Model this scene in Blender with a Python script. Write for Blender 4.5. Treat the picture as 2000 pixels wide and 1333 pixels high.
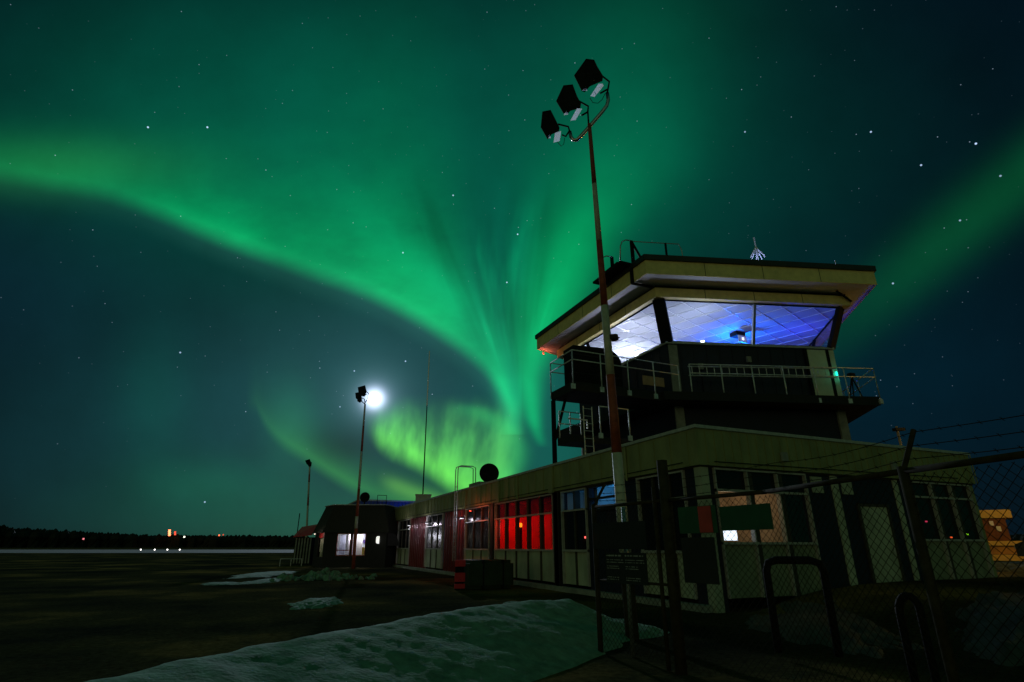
import bpy, bmesh, math, random
from mathutils import Vector, Matrix
random.seed(7)
D2R = math.radians
for _o in list(bpy.data.objects): bpy.data.objects.remove(_o)
SC = bpy.context.scene
COL = SC.collection

# ------------------------------------------------------------------ camera
# world axes: +Y runs along the long side of the terminal, +X along its short side
FPX = 1077.0; CXP, CYP = 1000.0, 666.5; CAM_H = 1.5
PITCH = math.atan(401.5 / FPX); YAW = D2R(23.5)
F0 = Vector((math.sin(YAW), math.cos(YAW), 0)); RT = Vector((math.cos(YAW), -math.sin(YAW), 0)); UPZ = Vector((0, 0, 1))
FW = F0 * math.cos(PITCH) + UPZ * math.sin(PITCH)
UPV = -F0 * math.sin(PITCH) + UPZ * math.cos(PITCH)
CAMP = Vector((0, 0, CAM_H))
cd = bpy.data.cameras.new('camera'); cam = bpy.data.objects.new('camera', cd); COL.objects.link(cam)
cam.location = CAMP
cam.rotation_euler = Matrix((RT, UPV, -FW)).transposed().to_euler()
cd.sensor_width = 36.0; cd.lens = 36.0 * FPX / 2000.0; cd.clip_start = 0.05; cd.clip_end = 6000
SC.camera = cam
def ray(x, y): return FW + RT * ((x - CXP) / FPX) - UPV * ((y - CYP) / FPX)
def onx(x, y, X): d = ray(x, y); return CAMP + d * (X / d.x)        # where the line of sight meets the plane x = X
def ony(x, y, Y): d = ray(x, y); return CAMP + d * (Y / d.y)
def onz(x, y, z=0.0): d = ray(x, y); return CAMP + d * ((z - CAM_H) / d.z)
def at(x, y, D): d = ray(x, y); return CAMP + d * (D / math.hypot(d.x, d.y))

# ------------------------------------------------------------------ render settings
SC.render.engine = 'CYCLES'
SC.view_settings.view_transform = 'Standard'; SC.view_settings.look = 'None'
SC.view_settings.gamma = 1.0; SC.view_settings.exposure = 0.0; SC.view_settings.use_curve_mapping = False
SC.cycles.use_denoising = True
SC.cycles.max_bounces = 6; SC.cycles.diffuse_bounces = 3; SC.cycles.glossy_bounces = 3; SC.cycles.transparent_max_bounces = 24
SC.cycles.sample_clamp_indirect = 4.0

# ------------------------------------------------------------------ node expression helper
class V:
    """a float socket that builds Math nodes with ordinary operators"""
    def __init__(s, nt, sock): s.nt = nt; s.s = sock
    def _m(s, op, *a, clamp=False):
        n = s.nt.nodes.new('ShaderNodeMath'); n.operation = op; n.use_clamp = clamp
        for i, v in enumerate((s,) + a):
            if isinstance(v, V): s.nt.links.new(v.s, n.inputs[i])
            else: n.inputs[i].default_value = float(v)
        return V(s.nt, n.outputs[0])
    def __add__(s, o): return s._m('ADD', o)
    __radd__ = __add__
    def __sub__(s, o): return s._m('SUBTRACT', o)
    def __rsub__(s, o): return const(s.nt, o)._m('SUBTRACT', s)
    def __mul__(s, o): return s._m('MULTIPLY', o)
    __rmul__ = __mul__
    def __truediv__(s, o): return s._m('DIVIDE', o)
    def __neg__(s): return s * -1.0
    def exp(s): return s._m('EXPONENT')
    def pow(s, p): return s._m('POWER', p)
    def max(s, o): return s._m('MAXIMUM', o)
    def min(s, o): return s._m('MINIMUM', o)
    def sin(s): return s._m('SINE')
    def sat(s): return s._m('ADD', 0.0, clamp=True)
    def step(s, a, b):                       # smoothstep a..b -> 0..1 (a > b reverses it)
        n = s.nt.nodes.new('ShaderNodeMapRange'); n.interpolation_type = 'SMOOTHSTEP'
        s.nt.links.new(s.s, n.inputs['Value'])
        lo, hi, o0, o1 = (a, b, 0.0, 1.0) if a < b else (b, a, 1.0, 0.0)
        n.inputs['From Min'].default_value = lo; n.inputs['From Max'].default_value = hi
        n.inputs['To Min'].default_value = o0; n.inputs['To Max'].default_value = o1
        return V(s.nt, n.outputs['Result'])
    def curve(s, pts, scale=1.0):            # values / scale must lie in 0..1; input in 0..2
        n = s.nt.nodes.new('ShaderNodeFloatCurve')
        x0, x1 = pts[0][0], pts[-1][0]
        v = ((s - x0) / (x1 - x0)).sat()
        s.nt.links.new(v.s, n.inputs['Value'])
        c = n.mapping.curves[0]
        while len(c.points) > 2: c.points.remove(c.points[-1])
        P = [((px - x0) / (x1 - x0), py / scale) for px, py in pts]
        c.points[0].location = P[0]; c.points[1].location = P[-1]
        for q in P[1:-1]: c.points.new(*q)
        n.mapping.use_clip = False
        n.mapping.update()
        return V(s.nt, n.outputs[0]) * scale
def const(nt, v):
    n = nt.nodes.new('ShaderNodeValue'); n.outputs[0].default_value = v; return V(nt, n.outputs[0])
def gauss(x, y, cx, cy, sx, sy):
    a = (x - cx) / sx; b = (y - cy) / sy
    return ((a * a + b * b) * -0.5).exp()
def noise(nt, vec, scale, detail=2.0, rough=0.5):
    n = nt.nodes.new('ShaderNodeTexNoise'); n.inputs['Scale'].default_value = scale
    n.inputs['Detail'].default_value = detail; n.inputs['Roughness'].default_value = rough
    nt.links.new(vec, n.inputs['Vector']); return V(nt, n.outputs['Fac'])
def combine(nt, a, b, c):
    n = nt.nodes.new('ShaderNodeCombineXYZ')
    for i, v in enumerate((a, b, c)):
        if isinstance(v, V): nt.links.new(v.s, n.inputs[i])
        else: n.inputs[i].default_value = v
    return n.outputs[0]

# ------------------------------------------------------------------ sky: night air, aurora, stars and the moon, all by direction
world = bpy.data.worlds.new('World'); SC.world = world; world.use_nodes = True
world.cycles.sampling_method = 'MANUAL'; world.cycles.sample_map_resolution = 1024
nt = world.node_tree; nt.nodes.clear()
MOON = ray(731, 779).normalized()
moon_el = math.asin(MOON.z); moon_az = math.atan2(MOON.x, MOON.y)
tc = nt.nodes.new('ShaderNodeTexCoord'); DIR = tc.outputs['Generated']
def dot(v):
    n = nt.nodes.new('ShaderNodeVectorMath'); n.operation = 'DOT_PRODUCT'
    nt.links.new(DIR, n.inputs[0]); n.inputs[1].default_value = v
    return V(nt, n.outputs['Value'])
w = dot(FW); ws = w.max(0.12)
# plane tangent to the celestial sphere at the aurora's middle, in kilo-units
X = dot(RT) / ws * (FPX / 1000) + CXP / 1000
Y = CYP / 1000 - dot(UPV) / ws * (FPX / 1000)
front = w.step(0.12, 0.45)
rgb = [None, None, None]
def add(i, col):
    for k in range(3):
        t = i * col[k]; rgb[k] = t if rgb[k] is None else rgb[k] + t
ray_n = noise(nt, combine(nt, X * 1.0, Y * 0.35, 0.0), 7.0, 3.0)
soft = noise(nt, combine(nt, X, Y, 3.0), 2.2, 2.0)
# --- broad glow
add(const(nt, 1.0), (0.0006, 0.0055, 0.0108))
zen = dot((0, 0, 1.0))
BROAD = [
    (gauss(X, Y, 0.80, 0.30, 0.46, 0.21), (0.000, 0.066, 0.037)),
    (gauss(X, Y, 0.36, 0.14, 0.34, 0.17), (0.000, 0.024, 0.012)),
    (gauss(X, Y, 1.24, 0.26, 0.10, 0.20), (0.000, 0.036, 0.016)),
    (gauss(X, Y, 0.50, 0.86, 0.36, 0.15), (0.004, 0.036, 0.036)),
    (gauss(X, Y, 0.76, 0.72, 0.20, 0.11), (0.006, 0.025, 0.032)),
    (gauss(X, Y, 1.10, 0.86, 0.11, 0.15), (0.002, 0.075, 0.052)),
    (gauss(X, Y, 0.62, 1.02, 0.28, 0.06), (0.002, 0.050, 0.022)),
    (gauss(X, Y, 0.05, 0.50, 0.28, 0.14), (0.001, 0.002, 0.008)),
    (gauss(X, Y, 0.98, 0.50, 0.06, 0.10), (0.000, 0.060, 0.036)),
    (gauss(X, Y, 0.40, 0.94, 0.10, 0.035), (0.001, 0.030, 0.010)),
    (gauss(X, Y, 0.30, 0.79, 0.05, 0.10), (0.000, 0.018, 0.010)),
    (gauss(X, Y, 0.57, 0.83, 0.035, 0.06), (0.004, 0.050, 0.020)),
    (gauss(X, Y, 1.75, 0.75, 0.25, 0.16), (0.000, 0.005, 0.009)),
]
for g, c in BROAD: add(g * front, c)
# --- the long lower-edged band that sweeps from the left down to the middle
c1 = X.curve([(0, .352), (.1, .371), (.2, .390), (.3, .424), (.4, .466), (.5, .503), (.6, .540), (.7, .575), (.78, .614), (.85, .655), (.92, .706), (.965, .755), (1.0, .815)])
t1 = c1 - Y
wd1 = X.curve([(0, .05), (.2, .06), (.45, .075), (.65, .12), (.8, .15), (.92, .11), (1.0, .05)])
i1 = X.curve([(-.3, .20), (0, .24), (.2, .36), (.33, .66), (.45, .95), (.55, .85), (.7, .95), (.85, 1.0), (.92, .75), (.96, .6), (1.0, .3), (1.03, 0)], 1.5)
edge = t1.step(-.014, .032)
wisp = noise(nt, combine(nt, X * 0.55 + Y * .9, (Y - X * .42) * 1.0, 4.4), 9.0, 4.0, .6).step(.2, .8)
band1 = (0.78 + 0.44 * wisp) * edge * ((t1 - .03).max(0) / wd1 * -1.0).exp() * i1 * (0.80 + 0.4 * ray_n)
add(band1 * front, (0.000, 0.35, 0.085))
lo = (t1.step(-.05, .0) * t1.step(.05, .0)) * i1
add(lo * front, (0.006, 0.03, 0.022))
# green tint where the left end of the band is faint
add(gauss(X, Y, .12, .325, .16, .04) * front, (0.006, 0.09, 0.012))
# --- the second, softer ridge falling into it
c2 = X.curve([(.62, .36), (.70, .43), (.78, .49), (.86, .555), (.92, .61), (.98, .69), (1.01, .77)])
d2 = (Y - c2)
i2 = X.curve([(.58, 0), (.66, .15), (.74, .45), (.84, .60), (.93, .8), (.98, .75), (1.02, 0)])
add((d2 * d2 / -.0028).exp() * i2 * front, (0.0, 0.15, 0.055))
# --- rays fanning upward out of the fold
px_ = X - 1.035; py_ = (0.86 - Y).max(0.02)
ang = px_ / py_
fan = noise(nt, combine(nt, ang + Y * Y * 0.25, (Y * 0.25), 5.5), 6.5, 2.0, 0.5).step(.30, .66)
fmask = Y.step(.30, .46) * Y.step(.76, .62) * ang.step(-.62, -.40) * ang.step(.25, .02)
for k in range(3): pass
fil = noise(nt, combine(nt, ang * 1.0 + Y * Y * 0.45 + soft * 0.05, Y * 0.5, 1.7), 8.5, 2.5, .55).step(.48, .74)
add(fil * Y.step(.36, .50) * Y.step(.74, .62) * ang.step(-.75, -.5) * ang.step(.30, .05) * front, (0.0, 0.085, 0.028))
# --- the tall column right of the fold
c3 = Y.curve([(-.3, 1.34), (0, 1.27), (.2, 1.215), (.35, 1.165), (.45, 1.118), (.55, 1.085), (.64, 1.055), (.72, 1.034), (.78, 1.037), (.83, 1.045), (.87, 1.058)], 2.0)
w3 = Y.curve([(-.3, .20), (0, .18), (.2, .13), (.35, .09), (.45, .062), (.55, .052), (.64, .042), (.72, .022), (.78, .014), (.87, .007)])
i3 = Y.curve([(-.3, .0), (0, .04), (.2, .07), (.35, .26), (.45, .62), (.55, .90), (.64, 1.0), (.72, .85), (.80, .85), (.84, .55), (.875, 0)])
a3 = (X - c3) / w3
col3 = (a3 * a3 * -0.5).exp() * i3 * (0.75 + 0.5 * ray_n)
add(col3 * front, (0.0, 0.36, 0.085))
# --- short bright streak left of it
c4 = Y.curve([(.60, .935), (.66, .955), (.72, .974), (.77, .988), (.81, 1.0), (.845, 1.002)], 2.0)
i4 = Y.curve([(.60, 0), (.66, .25), (.72, .5), (.77, .9), (.81, .85), (.85, 0)])
a4 = (X - c4) / .013
add((a4 * a4 * -0.5).exp() * i4 * front, (0.005, 0.28, 0.085))
# --- bright swirl low in the middle
c5 = X.curve([(.70, .825), (.725, .862), (.745, .884), (.80, .912), (.84, .934), (.88, .962), (.92, .990), (1.0, 1.02)], 1.2)
t5 = c5 - Y
r5 = X.step(1.035, .965) * X.step(.705, .755)
low = t5.step(-.012, .035)
top = Y.step(.765, .86)
streak = noise(nt, combine(nt, X + Y * 0.10, Y * 0.38, 9.0), 21.0, 3.0).step(.25, .75)
sw = low * r5 * top * (0.30 + 1.1 * streak) * (0.5 + 1.0 * soft) * 1.12
bright = ((t5 - .035).max(0) / -.055).exp()
add(sw * (0.35 + 0.65 * bright) * front, (0.070, 0.32, 0.002))
add(sw * front, (0.010, 0.10, 0.035))
ring = (((X - .865) / .145) * ((X - .865) / .145) + ((Y - .885) / .088) * ((Y - .885) / .088))
rr = (ring - 1.0) * (ring - 1.0) * -9.0
add(rr.exp() * Y.step(.775, .80) * X.step(.86, .95) * front, (0.01, 0.16, 0.03))
# second fold under the swirl
c6 = X.curve([(.50, .80), (.53, .850), (.60, .902), (.66, .941), (.71, .968), (.80, .995), (.95, 1.02)], 1.2)
t6 = c6 - Y
i6 = X.curve([(.48, 0), (.54, .5), (.60, .9), (.66, 1.0), (.74, .7), (.86, .9), (.95, .6), (1.04, 0), (1.1, 0)])
add(t6.step(-.015, .022) * ((t6 - .015).max(0) / -.032).exp() * i6 * front, (0.020, 0.145, 0.016))
c7 = X.curve([(.72, .93), (.78, .952), (.84, .975), (.90, .995)], 1.2)
t7 = Y - c7
add((t7 * t7 / -.00025).exp() * X.step(.73, .78) * X.step(.92, .86) * front, (0.05, 0.16, 0.015))
# --- faint band at the right edge
c8 = (2.0 - X) * 0.80 + 0.345
a8 = (Y - c8) / 0.052
add((a8 * a8 * -0.5).exp() * X.step(1.45, 1.85) * front, (0.001, 0.050, 0.010))
# rays (darken) and dark eye
cg = Y.curve([(.36, .925), (.44, .948), (.52, .972), (.60, .998), (.68, 1.012)], 2.0)
ag = (X - cg) / .022
gap = (ag * ag * -0.5).exp() * Y.step(.36, .50) * Y.step(.70, .60)
dark = (1.0 - fmask * (1.0 - fan) * 0.36) * (1.0 - gap * 0.12)
eye = 1.0 - gauss(X, Y, .675, .868, .052, .028) * 0.42
mott = 0.52 + 0.46 * soft + 0.50 * noise(nt, combine(nt, X, Y, 8.0), 6.0, 5.0, .6)
for k in range(3): rgb[k] = rgb[k] * dark * eye * mott
# --- sky out of the picture keeps a soft teal glow
back = 1.0 - front
add(back, (0.003, 0.036, 0.015))
fill_glow = (zen.max(0) / -.22).exp() * zen.step(-.02, .02) * (dot((-.75, -.66, 0.0)).max(0).pow(2.0))
add(fill_glow, (0.46, 0.41, 0.17))          # low warm glow added behind the camera to light the facades
# --- stars
vn = nt.nodes.new('ShaderNodeTexVoronoi'); vn.inputs['Scale'].default_value = 46.0; nt.links.new(DIR, vn.inputs['Vector'])
sepc = nt.nodes.new('ShaderNodeSeparateColor'); nt.links.new(vn.outputs['Color'], sepc.inputs[0])
dist = V(nt, vn.outputs['Distance']); rnd = V(nt, sepc.outputs[0]); rnd2 = V(nt, sepc.outputs[1])
keep = rnd.step(.45, .455)
mag = rnd2.pow(6.0) * 0.85 + 0.09
vn2 = nt.nodes.new('ShaderNodeTexVoronoi'); vn2.inputs['Scale'].default_value = 88.0; nt.links.new(DIR, vn2.inputs['Vector'])
sp2 = nt.nodes.new('ShaderNodeSeparateColor'); nt.links.new(vn2.outputs['Color'], sp2.inputs[0])
faint = V(nt, vn2.outputs['Distance']).step(.085, .03) * V(nt, sp2.outputs[0]).step(.5, .505) * (V(nt, sp2.outputs[1]).pow(3.0) * .55 + .05)
star = dist.step(.052, .018) * keep * mag + faint
horizon = zen.step(.02, .30)
add(star * horizon, (0.42, 0.55, 0.72))
for (sx, sy, m) in [(289, 249, 1.0), (405, 249, 1.0), (1011, 458, 1.0), (1906, 281, 1.1), (885, 382, .7), (787, 494, .7), (990, 552, .8), (1455, 258, .5), (1701, 258, .8),
                    (1799, 323, .8), (352, 689, .6), (1653, 813, .6), (792, 706, .7), (692, 725, .6), (664, 795, .4), (1384, 735, .4), (1160, 770, .4), (1954, 344, .5), (1875, 431, .5), (1744, 554, .6), (400, 981, .6)]:
    v = ray(sx, sy).normalized()
    s_ = dot(v).step(0.9999988, 0.9999997)
    add(s_, (0.55 * m, 0.75 * m, 1.1 * m))
# --- moon and the glow round it
md = (1.0 - dot(MOON)).max(0)          # ~ angle^2 / 2
add(md.step(.00008, .00004), (5.0, 5.5, 7.0))
add((md / -.00011).exp(), (1.6, 1.8, 2.4))
add((md / -.00035).exp(), (.16, .20, .32))
add((md / -.0012).exp(), (.045, .09, .10))
add((md / -.007).exp(), (.005, .015, .017))
cc = nt.nodes.new('ShaderNodeCombineColor')
for k in range(3): nt.links.new(rgb[k].max(0).s, cc.inputs[k])
bg = nt.nodes.new('ShaderNodeBackground'); nt.links.new(cc.outputs[0], bg.inputs['Color']); bg.inputs['Strength'].default_value = 1.0
sky = nt.nodes.new('ShaderNodeTexSky'); sky.sky_type = 'NISHITA'; sky.sun_disc = False
sky.sun_elevation = moon_el; sky.sun_rotation = moon_az
bg2 = nt.nodes.new('ShaderNodeBackground'); nt.links.new(sky.outputs[0], bg2.inputs['Color']); bg2.inputs['Strength'].default_value = 0.0002
ad = nt.nodes.new('ShaderNodeAddShader'); nt.links.new(bg.outputs[0], ad.inputs[0]); nt.links.new(bg2.outputs[0], ad.inputs[1])
wo = nt.nodes.new('ShaderNodeOutputWorld'); nt.links.new(ad.outputs[0], wo.inputs['Surface'])
# ------------------------------------------------------------------ moonlight
ld = bpy.data.lights.new('moon_light', 'SUN'); ld.energy = 0.7; ld.angle = D2R(0.6); ld.color = (0.72, 0.82, 1.0)
lo_ = bpy.data.objects.new('moon_light', ld); COL.objects.link(lo_)
lo_.rotation_euler = (-MOON).to_track_quat('-Z', 'Y').to_euler()

# ================================================================== helpers
import numpy as np
class MB:
    """collects faces and links them as ONE mesh object"""
    def __init__(s): s.v = []; s.f = []
    def quad(s, *p):
        n = len(s.v); s.v += [tuple(q) for q in p]; s.f.append(tuple(range(n, n + len(p)))); return s
    def hexa(s, c):                                  # 8 corners: 4 lower, 4 upper, both counter-clockwise
        n = len(s.v); s.v += [tuple(q) for q in c]
        for f in ((3, 2, 1, 0), (4, 5, 6, 7), (0, 1, 5, 4), (1, 2, 6, 5), (2, 3, 7, 6), (3, 0, 4, 7)): s.f.append(tuple(n + i for i in f))
        return s
    def box(s, x0, x1, y0, y1, z0, z1):
        return s.hexa([(x0, y0, z0), (x1, y0, z0), (x1, y1, z0), (x0, y1, z0), (x0, y0, z1), (x1, y0, z1), (x1, y1, z1), (x0, y1, z1)])
    def obox(s, c, ax, ay, az, sx, sy, sz):          # centre, three axes, half sizes
        c = Vector(c); X_, Y_, Z_ = Vector(ax) * sx, Vector(ay) * sy, Vector(az) * sz
        return s.hexa([c - X_ - Y_ - Z_, c + X_ - Y_ - Z_, c + X_ + Y_ - Z_, c - X_ + Y_ - Z_, c - X_ - Y_ + Z_, c + X_ - Y_ + Z_, c + X_ + Y_ + Z_, c - X_ + Y_ + Z_])
    def prism(s, pts, z0, z1, top=None):             # pts: 2D polygon counter-clockwise; top: other polygon for a taper
        n = len(s.v); k = len(pts); top = top or pts
        s.v += [(p[0], p[1], z0) for p in pts] + [(p[0], p[1], z1) for p in top]
        s.f.append(tuple(n + i for i in reversed(range(k)))); s.f.append(tuple(n + k + i for i in range(k)))
        for i in range(k): j = (i + 1) % k; s.f.append((n + i, n + j, n + k + j, n + k + i))
        return s
    def tube(s, pts, r, seg=8, r1=None, cap=True):
        pts = [Vector(p) for p in pts]; n0 = len(s.v); N = len(pts); up = None
        for i, p in enumerate(pts):
            d = (pts[min(i + 1, N - 1)] - pts[max(i - 1, 0)]).normalized()
            if up is None: up = Vector((0, 0, 1)) if abs(d.z) < .95 else Vector((1, 0, 0))
            a = d.cross(up).normalized(); b = a.cross(d).normalized(); up = b
            rr = r if r1 is None else r + (r1 - r) * i / (N - 1)
            for k in range(seg):
                t = 2 * math.pi * k / seg; s.v.append(tuple(p + a * math.cos(t) * rr + b * math.sin(t) * rr))
        for i in range(N - 1):
            for k in range(seg):
                k2 = (k + 1) % seg; a0 = n0 + i * seg
                s.f.append((a0 + k, a0 + k2, a0 + seg + k2, a0 + seg + k))
        if cap:
            s.f.append(tuple(n0 + k for k in reversed(range(seg)))); s.f.append(tuple(n0 + (N - 1) * seg + k for k in range(seg)))
        return s
    def build(s, name, mat, parent=None, smooth=False, bevel=0):
        me = bpy.data.meshes.new(name); me.from_pydata(s.v, [], s.f); me.update()
        bm = bmesh.new(); bm.from_mesh(me); bmesh.ops.recalc_face_normals(bm, faces=bm.faces)
        if bevel:
            bmesh.ops.bevel(bm, geom=[e for e in bm.edges if e.is_manifold and e.calc_face_angle(0) > .5], offset=bevel, segments=2, affect='EDGES')
        bm.to_mesh(me); bm.free()
        if smooth:
            for p in me.polygons: p.use_smooth = True
        me.materials.append(mat)
        o = bpy.data.objects.new(name, me); COL.objects.link(o)
        if parent is not None:
            o.parent = parent
            inv = Matrix.Translation(-root_loc(parent)); o.matrix_parent_inverse = inv
        return o
def root_loc(p):
    v = Vector((0, 0, 0))
    while p is not None:
        if p.type == 'EMPTY': v += p.location
        p = p.parent
    return v
_build = MB.build
def _b2(s, name, mat, parent=None, **k):             # a mesh that is a child of a mesh needs no offset of its own
    o = _build(s, name, mat, parent, **k)
    if parent is not None and parent.type != 'EMPTY': o.matrix_parent_inverse = Matrix.Identity(4)
    return o
MB.build = _b2
def thing(name, label, cat, loc, group=None):
    o = bpy.data.objects.new(name, None); COL.objects.link(o); o.location = loc; o.empty_display_size = .3
    return tag(o, label, cat, group)
def tag(o, label=None, cat=None, group=None, kind=None):
    if label: o['label'] = label
    if cat: o['category'] = cat
    if group: o['group'] = group
    if kind: o['kind'] = kind
    return o
def structure(o): o['kind'] = 'structure'; return o
def copy_tree(o, delta, label):
    c = o.copy(); COL.objects.link(c); c.location = o.location + Vector(delta); c['label'] = label
    def rec(src, dst):
        for ch in [x for x in COL.objects if x.parent == src]:
            d = ch.copy(); COL.objects.link(d); d.parent = dst; d.matrix_parent_inverse = ch.matrix_parent_inverse.copy(); rec(ch, d)
    rec(o, c); return c

def mat(name, col, rough=.7, metal=0.0, var=0.25, scale=3.0, bump=0.0, bscale=30.0, spec=.5, col2=None, stretch=None):
    m = bpy.data.materials.new(name); m.use_nodes = True; t = m.node_tree; b = t.nodes['Principled BSDF']
    b.inputs['Roughness'].default_value = rough; b.inputs['Metallic'].default_value = metal; b.inputs['Specular IOR Level'].default_value = spec
    tcn = t.nodes.new('ShaderNodeTexCoord'); mp = t.nodes.new('ShaderNodeMapping'); t.links.new(tcn.outputs['Object'], mp.inputs[0])
    if stretch: mp.inputs['Scale'].default_value = stretch
    n = t.nodes.new('ShaderNodeTexNoise'); n.inputs['Scale'].default_value = scale; n.inputs['Detail'].default_value = 6; n.inputs['Roughness'].default_value = .62
    t.links.new(mp.outputs[0], n.inputs['Vector'])
    r = t.nodes.new('ShaderNodeMapRange'); r.inputs['From Min'].default_value = .3; r.inputs['From Max'].default_value = .7
    t.links.new(n.outputs['Fac'], r.inputs['Value'])
    mx = t.nodes.new('ShaderNodeMix'); mx.data_type = 'RGBA'; t.links.new(r.outputs[0], mx.inputs['Factor'])
    c1 = tuple(c * (1 - var) for c in col); c2_ = col2 or tuple(min(1, c * (1 + var)) for c in col)
    mx.inputs[6].default_value = (*c1, 1); mx.inputs[7].default_value = (*c2_, 1)
    t.links.new(mx.outputs[2], b.inputs['Base Color'])
    if bump:
        n2 = t.nodes.new('ShaderNodeTexNoise'); n2.inputs['Scale'].default_value = bscale; n2.inputs['Detail'].default_value = 5
        t.links.new(mp.outputs[0], n2.inputs['Vector'])
        bp = t.nodes.new('ShaderNodeBump'); bp.inputs['Strength'].default_value = bump; bp.inputs['Distance'].default_value = .02
        t.links.new(n2.outputs['Fac'], bp.inputs['Height']); t.links.new(bp.outputs[0], b.inputs['Normal'])
    return m
def emit(name, col, s):
    m = bpy.data.materials.new(name); m.use_nodes = True; b = m.node_tree.nodes['Principled BSDF']
    b.inputs['Base Color'].default_value = (*[min(1, c) for c in col], 1); b.inputs['Emission Color'].default_value = (*col, 1); b.inputs['Emission Strength'].default_value = s
    return m
def glassmat(name, tint=(.9, .95, 1), gl=.05, rough=.03):
    m = bpy.data.materials.new(name); m.use_nodes = True; t = m.node_tree; t.nodes.clear()
    tr = t.nodes.new('ShaderNodeBsdfTransparent'); tr.inputs[0].default_value = (*tint, 1)
    g = t.nodes.new('ShaderNodeBsdfGlossy'); g.inputs['Roughness'].default_value = rough; g.inputs[0].default_value = (.9, .95, 1, 1)
    lw = t.nodes.new('ShaderNodeLayerWeight'); pw = t.nodes.new('ShaderNodeMath'); pw.operation = 'POWER'; pw.inputs[1].default_value = 5
    t.links.new(lw.outputs['Facing'], pw.inputs[0])
    ml = t.nodes.new('ShaderNodeMath'); ml.operation = 'MULTIPLY_ADD'; t.links.new(pw.outputs[0], ml.inputs[0]); ml.inputs[1].default_value = .8; ml.inputs[2].default_value = gl
    mx = t.nodes.new('ShaderNodeMixShader'); t.links.new(ml.outputs[0], mx.inputs[0]); t.links.new(tr.outputs[0], mx.inputs[1]); t.links.new(g.outputs[0], mx.inputs[2])
    o = t.nodes.new('ShaderNodeOutputMaterial'); t.links.new(mx.outputs[0], o.inputs[0]); return m
def point(name, loc, col, e, r=.05, parent=None):
    l = bpy.data.lights.new(name, 'POINT'); l.energy = e; l.color = col; l.shadow_soft_size = r
    o = bpy.data.objects.new(name, l); COL.objects.link(o); o.location = loc
    if parent is not None: o.parent = parent; o.matrix_parent_inverse = Matrix.Translation(-root_loc(parent))
    return o

M = {
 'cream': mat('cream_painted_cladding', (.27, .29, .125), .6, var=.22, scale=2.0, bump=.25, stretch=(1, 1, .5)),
 'creamy': mat('brightened_cream_panel', (.86, .72, .28), .55, var=.14, scale=3.0, bump=.1),  # cream brightened in colour for the stronger warm light on the tower
 'soffit': mat('white_soffit_board', (.80, .80, .82), .7, var=.06, scale=2),
 'cap': mat('dark_roof_cap_metal', (.018, .02, .018), .5, var=.4),
 'capgrey': mat('grey_roof_cap_metal', (.45, .48, .46), .45, var=.25, scale=6),
 'navy': mat('dark_navy_cladding', (.004, .008, .026), .6, var=.35, scale=2),
 'dark': mat('dark_stained_wood', (.010, .010, .009), .75, var=.4, scale=5),
 'black': mat('black_steel', (.010, .011, .011), .75, var=.4, scale=8, spec=.12),
 'galv': mat('galvanised_steel', (.42, .45, .46), .38, .75, var=.25, scale=9),
 'rail': mat('dull_grey_painted_rail', (.60, .66, .68), .45, .3, var=.3, scale=9),
 'redp': mat('faded_red_mast_paint', (.30, .055, .022), .6, var=.35, scale=8, bump=.2),
 'whitep': mat('weathered_white_mast_paint', (.50, .50, .40), .55, var=.22, scale=8, bump=.2),
 'redwall': mat('dark_red_corrugated_steel', (.16, .016, .018), .35, .3, var=.3, scale=2, stretch=(1, 1, .3)),
 'frame': mat('pale_window_frame_paint', (.40, .40, .37), .5, var=.2, scale=7),
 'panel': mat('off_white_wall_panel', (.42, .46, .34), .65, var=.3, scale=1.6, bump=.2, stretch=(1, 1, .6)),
 'panelr': mat('darkened_wall_panel', (.22, .26, .17), .7, var=.35, scale=1.6, bump=.2, stretch=(1, 1, .6)),  # darker copy of the panel: dimmer light of the short facade put into colour
 'tintglass': glassmat('dimming_glass', (.15, .12, .12)),  # dark tint dims the upper red panes in place of weaker room light
 'fin': mat('brown_window_fin', (.05, .043, .026), .7, var=.35, scale=6),
 'room': mat('white_room_wall', (.7, .7, .68), .8, var=.05),
 'tile': mat('ceiling_tile', (.50, .51, .56), .85, var=.05, scale=14, bump=.15, bscale=90),
 'tbar': mat('white_ceiling_grid_bar', (.92, .93, .95), .35, var=.03),
 'glass': glassmat('window_glass'),
 'darkglass': mat('dark_unlit_window_glass', (.010, .012, .014), .2, var=.2, spec=.2),
 'concrete': mat('weathered_concrete', (.26, .28, .25), .85, var=.3, scale=3, bump=.4),
 'greens': mat('green_sign_paint', (.012, .085, .040), .55, var=.25, scale=4),
 'reds': mat('red_sign_paint', (.50, .05, .04), .5, var=.2, scale=5),
 'signdark': mat('dark_sign_paint', (.012, .014, .013), .6, var=.3),
 'letter': mat('pale_lettering', (.40, .42, .40), .6, var=.2, scale=20),
 'post': mat('rusty_fence_pipe', (.045, .038, .022), .9, 0, var=.45, scale=8, spec=.1),
 'wire': mat('dull_fence_wire', (.035, .030, .022), .95, 0, var=.3, scale=20, spec=.05),
 'bluewall': mat('blue_corrugated_steel', (.03, .07, .34), .5, var=.2, scale=2),
 'tarp': mat('dark_green_tarpaulin', (.018, .04, .020), .7, var=.4, scale=3, bump=.5, bscale=8),
 'barrier': mat('red_barrier_board', (.72, .03, .05), .45, var=.2, scale=7),
 'roofdark': mat('dark_brown_shingles', (.022, .020, .014), .85, var=.5, scale=12, bump=.5),
 'brown': mat('brown_timber_siding', (.16, .055, .02), .7, var=.3, scale=4),
 'yellow': mat('yellow_painted_band', (.68, .46, .12), .6, var=.15, scale=3),
 'paper': mat('white_notice_paper', (.8, .8, .74), .7, var=.08, scale=10),
}

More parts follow.
